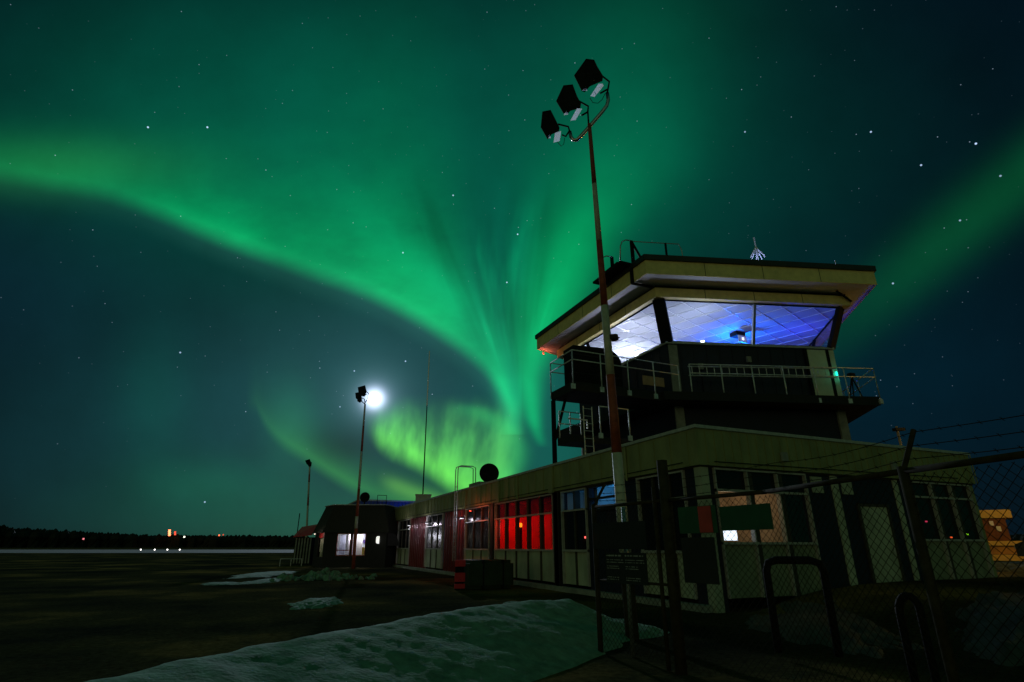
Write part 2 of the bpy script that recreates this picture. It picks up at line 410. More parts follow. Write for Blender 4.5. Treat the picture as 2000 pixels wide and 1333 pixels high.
# ================================================================== ground and snow
def bump2(x, y, s=1.0):
    return (np.sin(x * 1.7 * s + 1.3 * np.sin(y * 1.1 * s)) * np.sin(y * 1.9 * s + 1.7 * np.sin(x * .8 * s)) * .5
            + np.sin(x * 4.1 * s + 2.0 * np.sin(y * 2.7 * s) + 1) * np.sin(y * 4.7 * s + 1.5 * np.sin(x * 3.1 * s)) * .28
            + np.sin(x * 9.7 * s + 2.2 * np.sin(y * 6.1 * s)) * np.sin(y * 10.3 * s + 2 * np.sin(x * 7.3 * s)) * .14)
def sst(a, b, x): t = np.clip((x - a) / (b - a), 0, 1); return t * t * (3 - 2 * t)
def ground_h(x, y):
    r = np.hypot(x, y)
    h = bump2(x, y, .35) * .03 + bump2(x, y, 1.3) * .012
    h = h * sst(3, 8, r) * (1 - sst(60, 160, r))
    h = h + .62 * sst(7.0, 16.0, x) * (1 - sst(10.8, 11.6, y)) * sst(3.5, 9.5, y) * sst(10, 13, x + (y - 9) * .0)   # bank of earth before the short facade
    h = h + .45 * sst(24, 34, x) * (1 - sst(25, 60, y))
    return h
def seg_dist(px, py, pts):
    """unsigned distance to a polyline, side sign and parameter"""
    best = np.full(px.shape, 1e9); sg = np.zeros(px.shape); tt = np.zeros(px.shape)
    for i in range(len(pts) - 1):
        ax, ay = pts[i]; bx, by = pts[i + 1]; dx, dy = bx - ax, by - ay; L2 = dx * dx + dy * dy
        t = np.clip(((px - ax) * dx + (py - ay) * dy) / L2, 0, 1)
        qx, qy = ax + t * dx, ay + t * dy; d = np.hypot(px - qx, py - qy)
        s_ = np.sign((px - ax) * dy - (py - ay) * dx); m_ = d < best
        best = np.where(m_, d, best); sg = np.where(m_, s_, sg); tt = np.where(m_, i + t, tt)
    return best, sg, tt
def grid_mesh(name, P, Zf, material, keep=None, smooth=True):
    nu, nv = P[0].shape; me = bpy.data.meshes.new(name)
    v = np.stack([P[0].ravel(), P[1].ravel(), Zf.ravel()], 1)
    idx = np.arange(nu * nv).reshape(nu, nv)
    f = np.stack([idx[:-1, :-1].ravel(), idx[1:, :-1].ravel(), idx[1:, 1:].ravel(), idx[:-1, 1:].ravel()], 1)
    if keep is not None:
        k = keep.ravel(); f = f[k[f].any(1)]
    me.from_pydata(v.tolist(), [], f.tolist()); me.update()
    bm = bmesh.new(); bm.from_mesh(me); bmesh.ops.recalc_face_normals(bm, faces=bm.faces)
    if sum(q.normal.z for q in bm.faces) < 0: bmesh.ops.reverse_faces(bm, faces=bm.faces)
    bmesh.ops.delete(bm, geom=[q for q in bm.verts if not q.link_faces], context='VERTS')
    bm.to_mesh(me); bm.free()
    for p in me.polygons: p.use_smooth = smooth
    me.materials.append(material); o = bpy.data.objects.new(name, me); COL.objects.link(o); return o
# ground: one polar sheet to the horizon
rr_ = np.concatenate([[.02], np.geomspace(1.2, 60, 210), np.geomspace(64, 5000, 40)]); th = np.radians(np.linspace(-180, 180, 541))
TR, TT = np.meshgrid(rr_, th, indexing='ij'); GX, GY = TR * np.sin(TT), TR * np.cos(TT)
gm = bpy.data.materials.new('wet_gravel_and_dead_grass'); gm.use_nodes = True; t_ = gm.node_tree; b_ = t_.nodes['Principled BSDF']
geo = t_.nodes.new('ShaderNodeNewGeometry')
def gn(scale, detail, rough=.6):
    n = t_.nodes.new('ShaderNodeTexNoise'); n.inputs['Scale'].default_value = scale; n.inputs['Detail'].default_value = detail; n.inputs['Roughness'].default_value = rough
    t_.links.new(geo.outputs['Position'], n.inputs['Vector']); return n.outputs['Fac']
def ramp(src, pts):
    r = t_.nodes.new('ShaderNodeValToRGB'); t_.links.new(src, r.inputs[0]); e = r.color_ramp.elements
    e[0].position, e[0].color = pts[0][0], (*pts[0][1], 1); e[1].position, e[1].color = pts[-1][0], (*pts[-1][1], 1)
    for p, c in pts[1:-1]: q = e.new(p); q.color = (*c, 1)
    return r.outputs[0]
ca = ramp(gn(.16, 6), [(.38, (.022, .026, .020)), (.52, (.060, .056, .028)), (.64, (.19, .135, .048))])
cb = ramp(gn(9.0, 8, .75), [(.3, (.35, .35, .35)), (.7, (1.5, 1.5, 1.4))])
mm = t_.nodes.new('ShaderNodeMix'); mm.data_type = 'RGBA'; mm.blend_type = 'MULTIPLY'; mm.inputs['Factor'].default_value = 1
t_.links.new(ca, mm.inputs[6]); t_.links.new(cb, mm.inputs[7]); t_.links.new(mm.outputs[2], b_.inputs['Base Color'])
b_.inputs['Roughness'].default_value = .9; b_.inputs['Specular IOR Level'].default_value = .0
bp_ = t_.nodes.new('ShaderNodeBump'); bp_.inputs['Strength'].default_value = .5; bp_.inputs['Distance'].default_value = .03
t_.links.new(gn(14, 8, .7), bp_.inputs['Height']); t_.links.new(bp_.outputs[0], b_.inputs['Normal'])
structure(grid_mesh('ground', (GX, GY), ground_h(GX, GY), gm))
snow = mat('aurora_tinted_old_snow', (.15, .30, .21), .9, var=.34, scale=5.0, bump=.7, bscale=22, spec=.08)  # green of the aurora light put into the snow colour
dsnow = mat('darkened_snow', (.032, .050, .042), .85, var=.6, scale=2.5, bump=.7, bscale=12)  # snow darkened in colour to keep the right side dim
# the long snow bank across the foreground
ridge = [(-3.6, 2.0), (-2.2, 4.0), (-1.06, 5.64), (-.30, 6.50), (.79, 7.52), (2.1, 8.42), (4.28, 9.75), (5.55, 10.15), (6.5, 10.1)]
front_w = [1.9, 1.9, 2.0, 2.0, 2.0, 2.0, 1.9, 1.5, 1.1]; ridge_h = [.52, .53, .54, .55, .56, .56, .57, .56, .20]
xs = np.arange(-6, 10.2, .055); ys = np.arange(1.5, 14.5, .055); BX, BY = np.meshgrid(xs, ys, indexing='ij')
wob = bump2(BX, BY, 1.1) * .13
d_, s_, t__ = seg_dist(BX + wob, BY + wob * .6, ridge)
fw_ = np.interp(t__, range(9), front_w); rh_ = np.interp(t__, range(9), ridge_h)
u_ = np.where(s_ > 0, d_ / fw_, d_ / .85)
prof = np.where(s_ > 0, (1 - np.clip(u_, 0, 1.15) ** 1.25), 1 - np.clip(u_, 0, 1.15) ** 2)
bz = rh_ * prof + (bump2(BX, BY, 1.6) * .024 + bump2(BX, BY, 4.3) * .010 + bump2(BX, BY, 9.0) * .007) * np.clip(prof * 3, 0, 1)
gz = ground_h(BX, BY)
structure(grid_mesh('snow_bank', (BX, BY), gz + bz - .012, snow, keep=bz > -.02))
def snow_patch(name, cx, cy, rx, ry, rot, h, material=snow, seed=0., n=70, power=1.0):
    u = np.linspace(-1.35, 1.35, n); U_, V_ = np.meshgrid(u, u, indexing='ij')
    c, s_ = math.cos(rot), math.sin(rot)
    x = cx + U_ * rx * c - V_ * ry * s_; y = cy + U_ * rx * s_ + V_ * ry * c
    d = np.hypot(U_, V_) + bump2(U_ * 2.2 + seed, V_ * 2.2 - seed, 1.0) * .42
    z = h * np.clip(1 - d ** 2, -.4, 1) + bump2(x, y, 5.0) * h * .12
    return structure(grid_mesh(name, (x, y), ground_h(x, y) + z - .004, material, keep=z > -.01))
LAT = math.atan2(RT.y, RT.x)
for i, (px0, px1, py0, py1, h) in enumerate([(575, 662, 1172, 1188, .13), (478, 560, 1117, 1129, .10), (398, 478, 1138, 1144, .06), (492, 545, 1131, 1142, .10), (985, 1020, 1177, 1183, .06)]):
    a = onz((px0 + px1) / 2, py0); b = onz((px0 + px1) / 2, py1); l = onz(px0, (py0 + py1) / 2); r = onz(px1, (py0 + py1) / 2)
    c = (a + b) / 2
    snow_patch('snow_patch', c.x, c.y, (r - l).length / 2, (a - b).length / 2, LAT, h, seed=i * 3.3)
snow_patch('snow_patch', 10.2, 8.6, 2.6, 1.1, .9, .22, dsnow, 2.0);
snow_patch('snow_patch', 14.0, 5.6, 4.5, 2.0, .2, .55, dsnow, 5.0)
# far snow strip beyond the apron
sx = np.linspace(-420, 160, 300); sv = np.linspace(0, 1, 6); SX, SV = np.meshgrid(sx, sv, indexing='ij')
base = Vector((0, 0, 0)); w0 = 150 + bump2(sx / 40, sx * 0, 1.) * 6; w1 = 300 + sx * 0
DD = w0[:, None] + (w1 - w0)[:, None] * SV
PX_ = F0.x * DD + RT.x * SX; PY_ = F0.y * DD + RT.y * SX
structure(grid_mesh('snow_strip', (PX_, PY_), .25 * np.sin(np.pi * np.clip(SV * 1.0, 0, 1)) ** .5 - .01 + .02, mat('far_snow', (.13, .15, .16), .9, var=.35, scale=.15)))
# lumpy heap of ploughed snow blocks by the departure hut
mb = MB(); c0 = onz(632, 1131)
for i in range(120):
    a = random.gauss(0, .75); b = random.gauss(0, .45); p = c0 + RT * a * 1.1 + F0 * b * 2.2; hh = max(.06, .42 - .32 * (abs(a) + abs(b)))
    s = random.uniform(.07, .17); ax = Vector((random.gauss(0, 1), random.gauss(0, 1), random.gauss(0, 1))).normalized(); ay = ax.orthogonal().normalized()
    mb.obox((p.x, p.y, random.uniform(0, hh)), ax, ay, ax.cross(ay), s, s * random.uniform(.6, 1), s * random.uniform(.5, .9))
tag(mb.build('snow_heap', snow, bevel=.02), 'heap of rough snow blocks on the dark ground before the small hut', 'snow heap', kind='stuff')

# ================================================================== terminal building
X0, Y0, RZ = 10.26, 11.4, 4.52           # long wall plane, short wall plane, roof height
XE, YE = 22.2, 56.0
tb = thing('terminal_building', 'long low terminal with cream fascia, red corrugated walls and rows of windows', 'building', (X0, Y0, 0))
SL, SR = X0 + .12, Y0 + .12              # wall faces, set back under the fascia
def wall_run(y0, y1, material, name='wall', z0=0.0, z1=3.5, corr=False):
    m = MB()
    if not corr: m.box(SL + .02, SL + .22, y0, y1, z0, z1)
    else:
        P = []; y = y0
        while y < y1 - .5: P += [(y, SL + .11), (y + .40, SL + .11), (y + .42, SL + .02), (y + .48, SL + .02)]; y += .50
        P.append((y1, SL + .11)); n = len(P) - 1
        for i in range(n):
            (ya, xa), (yb, xb) = P[i], P[i + 1]
            m.quad((xa, ya, z0), (xb, yb, z0), (xb, yb, z1), (xa, ya, z1))
    return m.build(name, material, tb)
def yl(px, py=1040): return onx(px, py, X0).y
def zl(px, py): return onx(px, py, X0).z
# fascia and roof of the L of the building
m = MB()
m.box(X0, X0 + .10, Y0, YE, 3.50, RZ - .06); m.box(X0 + .10, XE, Y0, Y0 + .10, 3.50, RZ - .06)
# battens of the cladding
for i in range(62): y = Y0 + .35 + i * .72; m.box(X0 - .022, X0 - .0005, y, y + .03, 3.52, RZ - .07)
for i in range(40): x = X0 + .3 + i * .30; m.box(x, x + .03, Y0 - .025, Y0 - .0005, 3.52, RZ - .07)
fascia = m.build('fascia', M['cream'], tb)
m = MB()
m.box(X0 - .05, X0 + .16, Y0 - .05, YE, RZ - .057, RZ + .03); m.box(X0 + .163, XE + .05, Y0 - .05, Y0 + .16, RZ - .057, RZ + .03)
m.build('roof_edge', M['capgrey'], tb)
m = MB(); m.box(X0 + .17, XE, Y0 + .17, YE, RZ - .35, RZ - .07); m.build('roof', M['cap'], tb)
m = MB(); m.box(X0 + .10, SL + .3, Y0 + .1, YE, 3.46, 3.497); m.box(SL + .3, XE, Y0 + .1, SR + .3, 3.46, 3.497); m.build('soffit', M['fin'], tb)
m = MB(); m.box(XE - .2, XE, Y0 + .13, Y0 + 14, 0, 4.1); m.build('wall', M['cream'], tb)

def bay(y0, y1, n, pane_up, pane_lo, panel=True, sill=1.33, tr=2.7, ztop=3.45, zbot=.25, frame=M['frame'], label=None, finw=.10, find=.24):
    """a window bay of the long wall: white frame, fins, glass above and below the transom, panels under the sill"""
    m = MB(); w = y1 - y0
    for z, h in ((ztop - .05, .05), (tr, .06), (sill, .07)): m.box(SL - .06, SL + .08, y0, y1, z, z + h)
    for y in (y0, y1 - .05): m.box(SL - .055, SL + .075, y, y + .05, zbot, ztop - .053)
    fr = m.build('window', frame, tb); 
    if label: fr['label'] = label
    m = MB()
    for i in range(1, n):
        y = y0 + w * i / n; m.box(SL + .0, SL + find, y - finw / 2, y + finw / 2, zbot, ztop - .06)
    m.build('fin', M['fin'], fr)
    m = MB(); m.quad((SL + .05, y0 + .05, tr + .06), (SL + .05, y1 - .05, tr + .06), (SL + .05, y1 - .05, ztop - .05), (SL + .05, y0 + .05, ztop - .05)); m.build('pane', pane_up, fr)
    m = MB(); m.quad((SL + .05, y0 + .05, sill + .07), (SL + .05, y1 - .05, sill + .07), (SL + .05, y1 - .05, tr), (SL + .05, y0 + .05, tr)); m.build('pane', pane_lo, fr)
    if panel:
        m = MB(); m.box(SL + .04, SL + .10, y0 + .05, y1 - .05, zbot, sill); m.build('panel', M['panel'], fr)
    return fr
DG, GL = M['darkglass'], M['glass']
def solid(y0, y1, material=None, d=0.0): wall_run(y0, y1, material or M['navy'])
yW0, yW1 = yl(1331, 940), yl(1238, 940)      # dark bay by the corner
yB0, yB1 = yl(1201, 965), yl(1145, 965)      # bay with the blue-lit glass
yC0, yC1 = yl(1140, 980), yl(1092, 985)
yR0, yR1 = yl(1077), yl(963)                 # red-lit bay
yD0, yD1 = yl(952), yl(905)
yE0, yE1 = yl(861), yl(829)
yF0, yF1 = yl(798), yl(775)
yG0, yG1 = yl(768), yl(758)
solid(Y0 + .13, yW0); bay(yW0, yW1, 3, DG, DG, label='dark unlit window bay nearest the corner of the building')
solid(yW1, yB0)
bay(yB0, yB1, 1, GL, GL, sill=2.62, tr=3.0, panel=False, zbot=2.62, frame=M['dark'], label='window with blue lit glass right of the striped mast')
m = MB(); m.box(SL + .02, SL + .2, yB0, yB1, .1, 2.62); m.build('wall', M['navy'], tb)
bay(yC0, yC1, 2, GL, DG, label='narrow window bay with a faint blue glow')
solid(yC1, yR0); solid(yB1, yC0)
bay(yR0, yR1, 5, M['tintglass'], GL, finw=.12, find=.16, label='window bay lit deep red from inside')
solid(yR1, yD0)
bay(yD0, yD1, 3, DG, DG, label='dark window bay beside the red corrugated wall')
wall_run(yD1, yE0, M['redwall'], corr=True)
bay(yE0, yE1, 3, DG, DG, label='window bay with three yellowed panels below it')
wall_run(yE1, yF0, M['redwall'], corr=True)
bay(yF0, yF1, 3, DG, DG, label='farther window bay with bright white frame')
wall_run(yF1, yG0, M['redwall'], corr=True)
bay(yG0, yG1, 2, DG, DG); wall_run(yG1, YE, M['redwall'], corr=True)
# pilasters
for a in (yR0 - .55, yR1 + .1, yC1 + .2): MB().box(SL - .10, SL + .018, a, a + .35, 0, 3.45).build('pilaster', M['dark'], tb)
for a, b in ((19.5, 19.85), (25.0, 25.3)): MB().box(X0 - .09, X0 - .013, a, b, 3.45, RZ - .08).build('fascia_post', M['cream'], tb)
m = MB(); m.box(SL - .25, SL + .0, Y0 + .2, YE, 0, .16); m.build('plinth', M['concrete'], tb)
# rooms behind the lit glass
def room(y0, y1, z0, z1, depth, material=M['room']):
    m = MB(); a, b = SL + .24, SL + .24 + depth
    m.quad((b, y0, z0), (b, y1, z0), (b, y1, z1), (b, y0, z1)); m.quad((a, y0, z0), (b, y0, z0), (b, y0, z1), (a, y0, z1)); m.quad((a, y1, z0), (b, y1, z0), (b, y1, z1), (a, y1, z1))
    m.quad((a, y0, z0), (a, y1, z0), (b, y1, z0), (b, y0, z0)); m.quad((a, y0, z1), (a, y1, z1), (b, y1, z1), (b, y0, z1)); return m.build('room_lining', material, tb)
room(yR0, yR1, .3, 3.4, 1.6, mat('red_curtain_cloth', (.75, .035, .045), .8, var=.15, stretch=(1, 3, .1)))
room(yC0 - 0.1, yC1, 2.6, 3.4, .9); room(yB0, yB1 - .15, 2.6, 3.44, .9)
pz = onx(1017, 1026, SL + .9)
rl = thing('red_lamp', 'glowing orange bulb inside the red lit window', 'lamp', pz)
m = MB(); m.tube([pz + Vector((0, 0, -.09)), pz + Vector((0, 0, -.03)), pz + Vector((0, 0, .05)), pz + Vector((0, 0, .09))], .07, 10); m.build('bulb', emit('orange_bulb', (1.0, .22, .01), 2.0), rl, smooth=True)
m = MB(); m.box(pz.x - .05, pz.x + .05, pz.y - .05, pz.y + .05, .3, pz.z - .10); m.build('stand', M['black'], rl)
point('red_room_light', pz + Vector((-.25, 0, 0)), (1, .03, .012), 24, .12, rl); point('red_room_light', Vector((SL + .9, (yR0 + pz.y) / 2 - .3, 2.0)), (1, .02, .010), 5, .2, rl)
point('blue_room_light', Vector((SL + .5, (yB0 + yB1) / 2, 3.2)), (.06, .42, 1), 3.5, .1, tb)
point('blue_room_light', Vector((SL + .6, (yC0 + yC1) / 2 - .3, 3.2)), (.06, .42, 1), 1.2, .1, tb)

# ---------------- short facade
def xr(px, py=1000): return ony(px, py, Y0).x
def bay_r(x0, x1, n, up, lo, sill=1.55, tr=2.86, ztop=3.46, zbot=.3, panel=True, label=None):
    m = MB(); w = x1 - x0
    for z, h in ((ztop - .05, .05), (tr, .06), (sill, .06)): m.box(x0, x1, SR - .06, SR + .08, z, z + h)
    for i in range(n + 1): x = x0 + (w - .035) * i / n; m.box(x, x + .035, SR - .064, SR + .075, zbot, ztop - .053)
    fr = m.build('window', M['frame'], tb)
    if label: fr['label'] = label
    m = MB()
    for i in range(1, n): x = x0 + w * i / n; m.box(x + .038, x + .20, SR - .03, SR + .12, zbot, ztop - .06)
    m.build('fin', M['fin'], fr)
    for z0, z1, g in ((tr + .06, ztop - .05, up), (sill + .06, tr, lo)):
        m = MB(); m.quad((x0 + .03, SR + .05, z0), (x1 - .03, SR + .05, z0), (x1 - .03, SR + .05, z1), (x0 + .03, SR + .05, z1)); m.build('pane', g, fr)
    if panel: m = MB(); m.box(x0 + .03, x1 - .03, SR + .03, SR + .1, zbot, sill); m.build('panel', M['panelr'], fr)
    return fr
def solid_r(x0, x1, material=None, z0=0, z1=3.46): m = MB(); m.box(x0, x1, SR + .02, SR + .2, z0, z1); return m.build('wall', material or M['navy'], tb)
xa, xb_ = 10.80, 14.16
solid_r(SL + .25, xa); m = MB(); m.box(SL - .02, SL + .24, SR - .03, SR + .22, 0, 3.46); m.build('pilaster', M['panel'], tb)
bay_r(xa, xb_, 3, DG, GL, label='window bay with the warm lit office behind')
solid_r(xb_, 15.2); m = MB(); m.box(15.22, 15.5, SR - .02, SR + .1, .3, 3.46); m.build('pilaster', M['panel'], tb)
solid_r(15.2, 16.15); solid_r(17.55, 18.75)
m = MB(); m.box(18.0, 18.22, SR - .02, SR + .018, .3, 3.46); m.build('pilaster', M['panel'], tb)
solid_r(16.15, 17.55, z0=2.72); 
m = MB(); m.box(16.25, 17.45, SR + .0, SR + .06, .35, 2.62); dr = m.build('door', M['panel'], tb); dr['label'] = 'pale door in the short dark facade'
m = MB(); m.box(16.16, 16.25, SR - .03, SR + .1, .3, 2.7); m.box(17.45, 17.54, SR - .03, SR + .1, .3, 2.7); m.box(16.25, 17.45, SR - .03, SR + .1, 2.623, 2.7); m.build('door_frame', M['fin'], dr)
m = MB(); m.tube([(17.32, SR - .05, 1.3), (17.32, SR - .05, 1.5)], .02); m.build('handle', M['galv'], dr)
bay_r(18.75, 21.9, 3, DG, DG, sill=1.66, tr=2.95, label='dark window bay near the far right corner')
solid_r(21.9, XE - .2)
for x0 in (14.4, 15.65):
    m = MB(); m.box(x0, x0 + .45, SR - .01, SR + .019, 2.95, 3.4); m.build('vent', M['panel'], tb)
# office behind the glass
m = MB(); a, b = SR + .25, SR + 2.2; x0, x1, z0, z1 = 10.85, 13.3, .5, 3.4
m.quad((x0, b, z0), (x1, b, z0), (x1, b, z1), (x0, b, z1)); m.quad((x0, a, z0), (x0, b, z0), (x0, b, z1), (x0, a, z1)); m.quad((x1, a, z0), (x1, b, z0), (x1, b, z1), (x1, a, z1))
m.quad((x0, a, z0), (x1, a, z0), (x1, b, z0), (x0, b, z0)); m.quad((x0, a, z1), (x1, a, z1), (x1, b, z1), (x0, b, z1)); m.build('room_lining', mat('warm_office_wall', (.50, .38, .25), .8, var=.1), tb)
pl = ony(1497, 1052, SR + 1.0)
dl = thing('desk_lamp', 'small glowing lamp in the warm lit office window', 'lamp', pl)
m = MB(); m.tube([pl, pl + Vector((0, 0, .07))], .05, 10); m.build('bulb', emit('warm_bulb', (1, .8, .5), 2.0), dl)
m = MB(); m.tube([(pl.x, pl.y, .52), (pl.x, pl.y, pl.z - .004)], .015); m.build('stand', M['black'], dl)
point('office_light', (12.2, SR + 1.2, 2.7), (1, .72, .42), 9, .2, dl)
p0 = ony(1413, 1040, SR + .35); p1 = ony(1440, 1056, SR + .35)
sc_ = MB(); sc_.box(p0.x, p1.x, SR + .33, SR + .37, p1.z, p0.z + .05)
sob = tag(sc_.build('screen', emit('bright_screen', (.85, .92, 1.0), 1.6)), 'bright white screen glowing behind the office glass', 'screen')

# ================================================================== control tower
PC = Vector((20.81, 22.24, 0)); H1 = 107.72
def pent(a):
    R_ = a / math.cos(D2R(36)); out = []
    for k in range(5):
        an = D2R(H1 + 126 - 72 * k); out.append(Vector((PC.x + R_ * math.sin(an), PC.y + R_ * math.cos(an), 0)))
    return out                                   # A front-left, B front-right, C, D, E rear-left; counter-clockwise from above
def z3(p, z): return Vector((p.x, p.y, z))
def ringmesh(m, a0, z0, a1, z1):                 # sloping band of five faces between two pentagons
    P, Q = pent(a0), pent(a1)
    for k in range(5): j = (k + 1) % 5; m.quad(z3(P[k], z0), z3(P[j], z0), z3(Q[j], z1), z3(Q[k], z1))
    return m
ZP0, ZP1, ZS, ZW = 7.10, 7.45, 10.03, 11.78      # platform underside and top, window sill, window head
AS, AW, AB, AR, AP = 5.37, 5.98, 6.28, 7.24, 6.46
ct = thing('control_tower', 'five sided airport control tower with lit slanted windows and wide cream roof', 'control tower', (PC.x, PC.y, RZ))
A_ = pent(AS)
m = MB(); m.prism([tuple(p[:2]) for p in pent(AS - .06)], RZ - .06, ZP0 - .004); m.build('shaft', M['navy'], ct)
m = MB(); m.prism([tuple(p[:2]) for p in pent(AS - .03)], ZP1 + .004, 8.9)
ringmesh(m, AS - .03, 8.9, AS - .03, ZS - .1); m.build('cab_wall', M['navy'], ct)
# ribs of the cladding
m = MB()
for k in range(5):
    p, q = A_[k], A_[(k + 1) % 5]; e = (q - p).normalized(); n = Vector((e.y, -e.x, 0))
    for i in range(1, 13):
        c = p + e * (q - p).length * i / 13; m.obox(z3(c - n * .02, (ZP1 + ZS) / 2 - .05), e, n, (0, 0, 1), .02, .014, (ZS - ZP1) / 2 - .08)
m.build('cladding_rib', M['navy'], ct)
P = pent(AS + .02); e = (P[1] - P[0]).normalized()
for pt, s_ in ((P[0], 1), (P[1], -1)):
    c = pt + e * s_ * .25; n = Vector((e.y, -e.x, 0))
    o = MB().obox(z3(c - n * .05, (RZ + ZS) / 2 - .1), e, n, (0, 0, 1), .19, .07, (ZS - RZ) / 2 - .05); o.build('corner_column', M['concrete'], ct)
c = P[4] + (P[0] - P[4]).normalized() * .4
MB().obox(z3(c, (RZ + ZP0) / 2), e, Vector((e.y, -e.x, 0)), (0, 0, 1), .12, .12, (ZP0 - RZ) / 2 - .01).build('corner_column', M['concrete'], ct)
m = MB(); ringmesh(m, AS - .1, ZS - .10, AS + .07, ZS - .10); ringmesh(m, AS + .07, ZS - .10, AS + .07, ZS - .01); ringmesh(m, AS + .07, ZS - .01, AS - .14, ZS - .01); m.build('sill', M['capgrey'], ct)
# slanted glass, one pane object per side, with posts at the corners and mullions
Pb, Pt = pent(AS), pent(AW)
for k in range(5):
    j = (k + 1) % 5
    fr = MB(); b0, b1, t0, t1_ = z3(Pb[k], ZS), z3(Pb[j], ZS), z3(Pt[k], ZW), z3(Pt[j], ZW)
    fr.tube([t0 + (t1_ - t0) * .01, t0 + (t1_ - t0) * .99], .055, 4); fr.tube([b0 + (b1 - b0) * .01, b0 + (b1 - b0) * .99], .04, 4)
    w_ = fr.build('window', M['black'], ct)
    MB().quad(b0, b1, t1_, t0).build('pane', M['glass'], w_)
    f = {0: .515, 4: .30}.get(k, .5)
    a, b = b0 + (b1 - b0) * f, t0 + (t1_ - t0) * f; u = (b - a).normalized(); ee = (b1 - b0).normalized(); nn = ee.cross(u)
    MB().obox((a + b) / 2, ee, nn, u, .055, .07, (b - a).length / 2 - .02).build('mullion', M['black' if k else 'galv'], w_)
for k in range(5):
    a, b = z3(Pb[k], ZS - .02), z3(Pt[k], ZW + .06); u = (b - a).normalized()
    d = (Pt[k] - PC).normalized(); d.z = 0; ee = Vector((-d.y, d.x, 0)); nn = ee.cross(u)
    MB().obox((a + b) / 2 - d * .04, ee, nn, u, .27, .08, (b - a).length / 2).build('corner_post', M['black'], ct)
# head band, recessed soffit, fascia, roof
m = MB(); ringmesh(m, AB, ZW, AB, 12.22); ringmesh(m, AB, 12.22, AB - .1, 12.22); ringmesh(m, AW + .05, ZW - .002, AB, ZW); m.build('head_band', M['creamy'], ct)
m = MB(); ringmesh(m, AB - .1, 12.22, AB - .1, 12.37); m.build('shadow_gap', M['dark'], ct)
m = MB(); ringmesh(m, AB - .12, 12.37, AR - .03, 12.42); m.build('soffit', M['soffit'], ct)
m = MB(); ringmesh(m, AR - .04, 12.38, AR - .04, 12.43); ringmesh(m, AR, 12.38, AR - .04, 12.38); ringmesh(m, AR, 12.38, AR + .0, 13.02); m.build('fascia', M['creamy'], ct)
m = MB(); ringmesh(m, AR, 13.023, AR + .09, 13.03); ringmesh(m, AR + .09, 13.03, AR + .09, 13.27); Q = pent(AR + .09); m.quad(*[z3(q, 13.27) for q in Q]); m.build('roof', M['cap'], ct)
# joints in the panels
for nm, aa, za, zb, n in (('panel_joint', AR, 12.385, 13.015, 4), ('panel_joint', AB, ZW + .005, 12.215, 4)):
    P = pent(aa); m = MB()
    for k in range(5):
        p, q = P[k], P[(k + 1) % 5]; e = (q - p).normalized(); nrm = Vector((e.y, -e.x, 0))
        for i in range(1, n):
            c = p + (q - p) * i / n; m.obox(z3(c, (za + zb) / 2), e, nrm, (0, 0, 1), .012, .004, (zb - za) / 2)
    m.build(nm, M['cap'], ct)
# ceiling with its grid
m = MB(); P = pent(AW - .05); m.quad(*[z3(q, ZW + .02) for q in P]); ceil = m.build('ceiling', M['tile'], ct)
m = MB(); g = D2R(90 - (-20)); gx, gy = Vector((math.cos(g), math.sin(g), 0)), Vector((-math.sin(g), math.cos(g), 0))
def clip_line(o, d, poly):
    lo_t, hi_t = -1e9, 1e9; n = len(poly)
    for i in range(n):
        a, b = poly[i], poly[(i + 1) % n]; e = b - a; nrm = Vector((e.y, -e.x, 0)); den = nrm.dot(d); num = nrm.dot(a - o)
        if abs(den) < 1e-9:
            if num < 0: return None
        elif den > 0: hi_t = min(hi_t, num / den)
        else: lo_t = max(lo_t, num / den)
    return (lo_t, hi_t) if hi_t > lo_t else None
P5 = pent(AW - .06)
for d, nrm, st in ((gx, gy, .95), (gy, gx, .95)):
    for i in range(-9, 10):
        o = PC + nrm * (i * st + .2); t = clip_line(o, d, P5)
        if t:
            c = o + d * (t[0] + t[1]) / 2; m.obox(z3(c, ZW + .008 - (.002 if d is gx else 0)), d, nrm, (0, 0, 1), (t[1] - t[0]) / 2, .017, .012)
m.build('grid_bar', M['tbar'], ceil)
m = MB(); m.quad(*[z3(q, 9.1) for q in pent(AS - .1)]); m.build('floor', M['dark'], ct)
m = MB(); ringmesh(m, AS - .9, 9.75, AS - .2, 9.72); ringmesh(m, AS - .9, 9.1, AS - .9, 9.75); m.build('console', M['dark'], ct)
# lamps inside: white work lights near the left windows, a blue one by the middle mullion
def work_lamp(label, p, col, e, ecol, es, r=.09, tall=.35):
    t = thing('work_lamp', label, 'lamp', p)
    MB().tube([p + Vector((0, 0, -tall)), p + Vector((0, 0, -.02))], .015, 6).build('stand', M['black'], t)
    MB().tube([p, p + Vector((0, 0, .03)), p + Vector((0, 0, .10))], .05, 12, r1=.09).build('shade', emit('lamp_' + str(len(bpy.data.materials)), ecol, es), t)
    point('lamp_light', p + Vector((0, 0, .22)), col, e, r, t); return t
work_lamp('bright white work lamp standing in the middle of the cab', z3(Vector((17.6, 24.2, 0)), 10.25), (.80, .85, 1), 330, (.9, .93, 1), 10)
work_lamp('white work lamp right behind the left cab window', z3(Vector((15.72, 20.9, 0)), 10.15), (.82, .84, 1), 110, (.9, .93, 1), 8)
work_lamp('white work lamp beside the front left corner of the cab', z3(Vector((18.2, 20.4, 0)), 10.2), (.68, .78, 1), 40, (.85, .92, 1), 8)
work_lamp('white lamp low behind the front cab window left of the middle', z3(Vector((17.3, 18.08, 0)), 10.15), (.70, .80, 1), 75, (.85, .92, 1), 8)
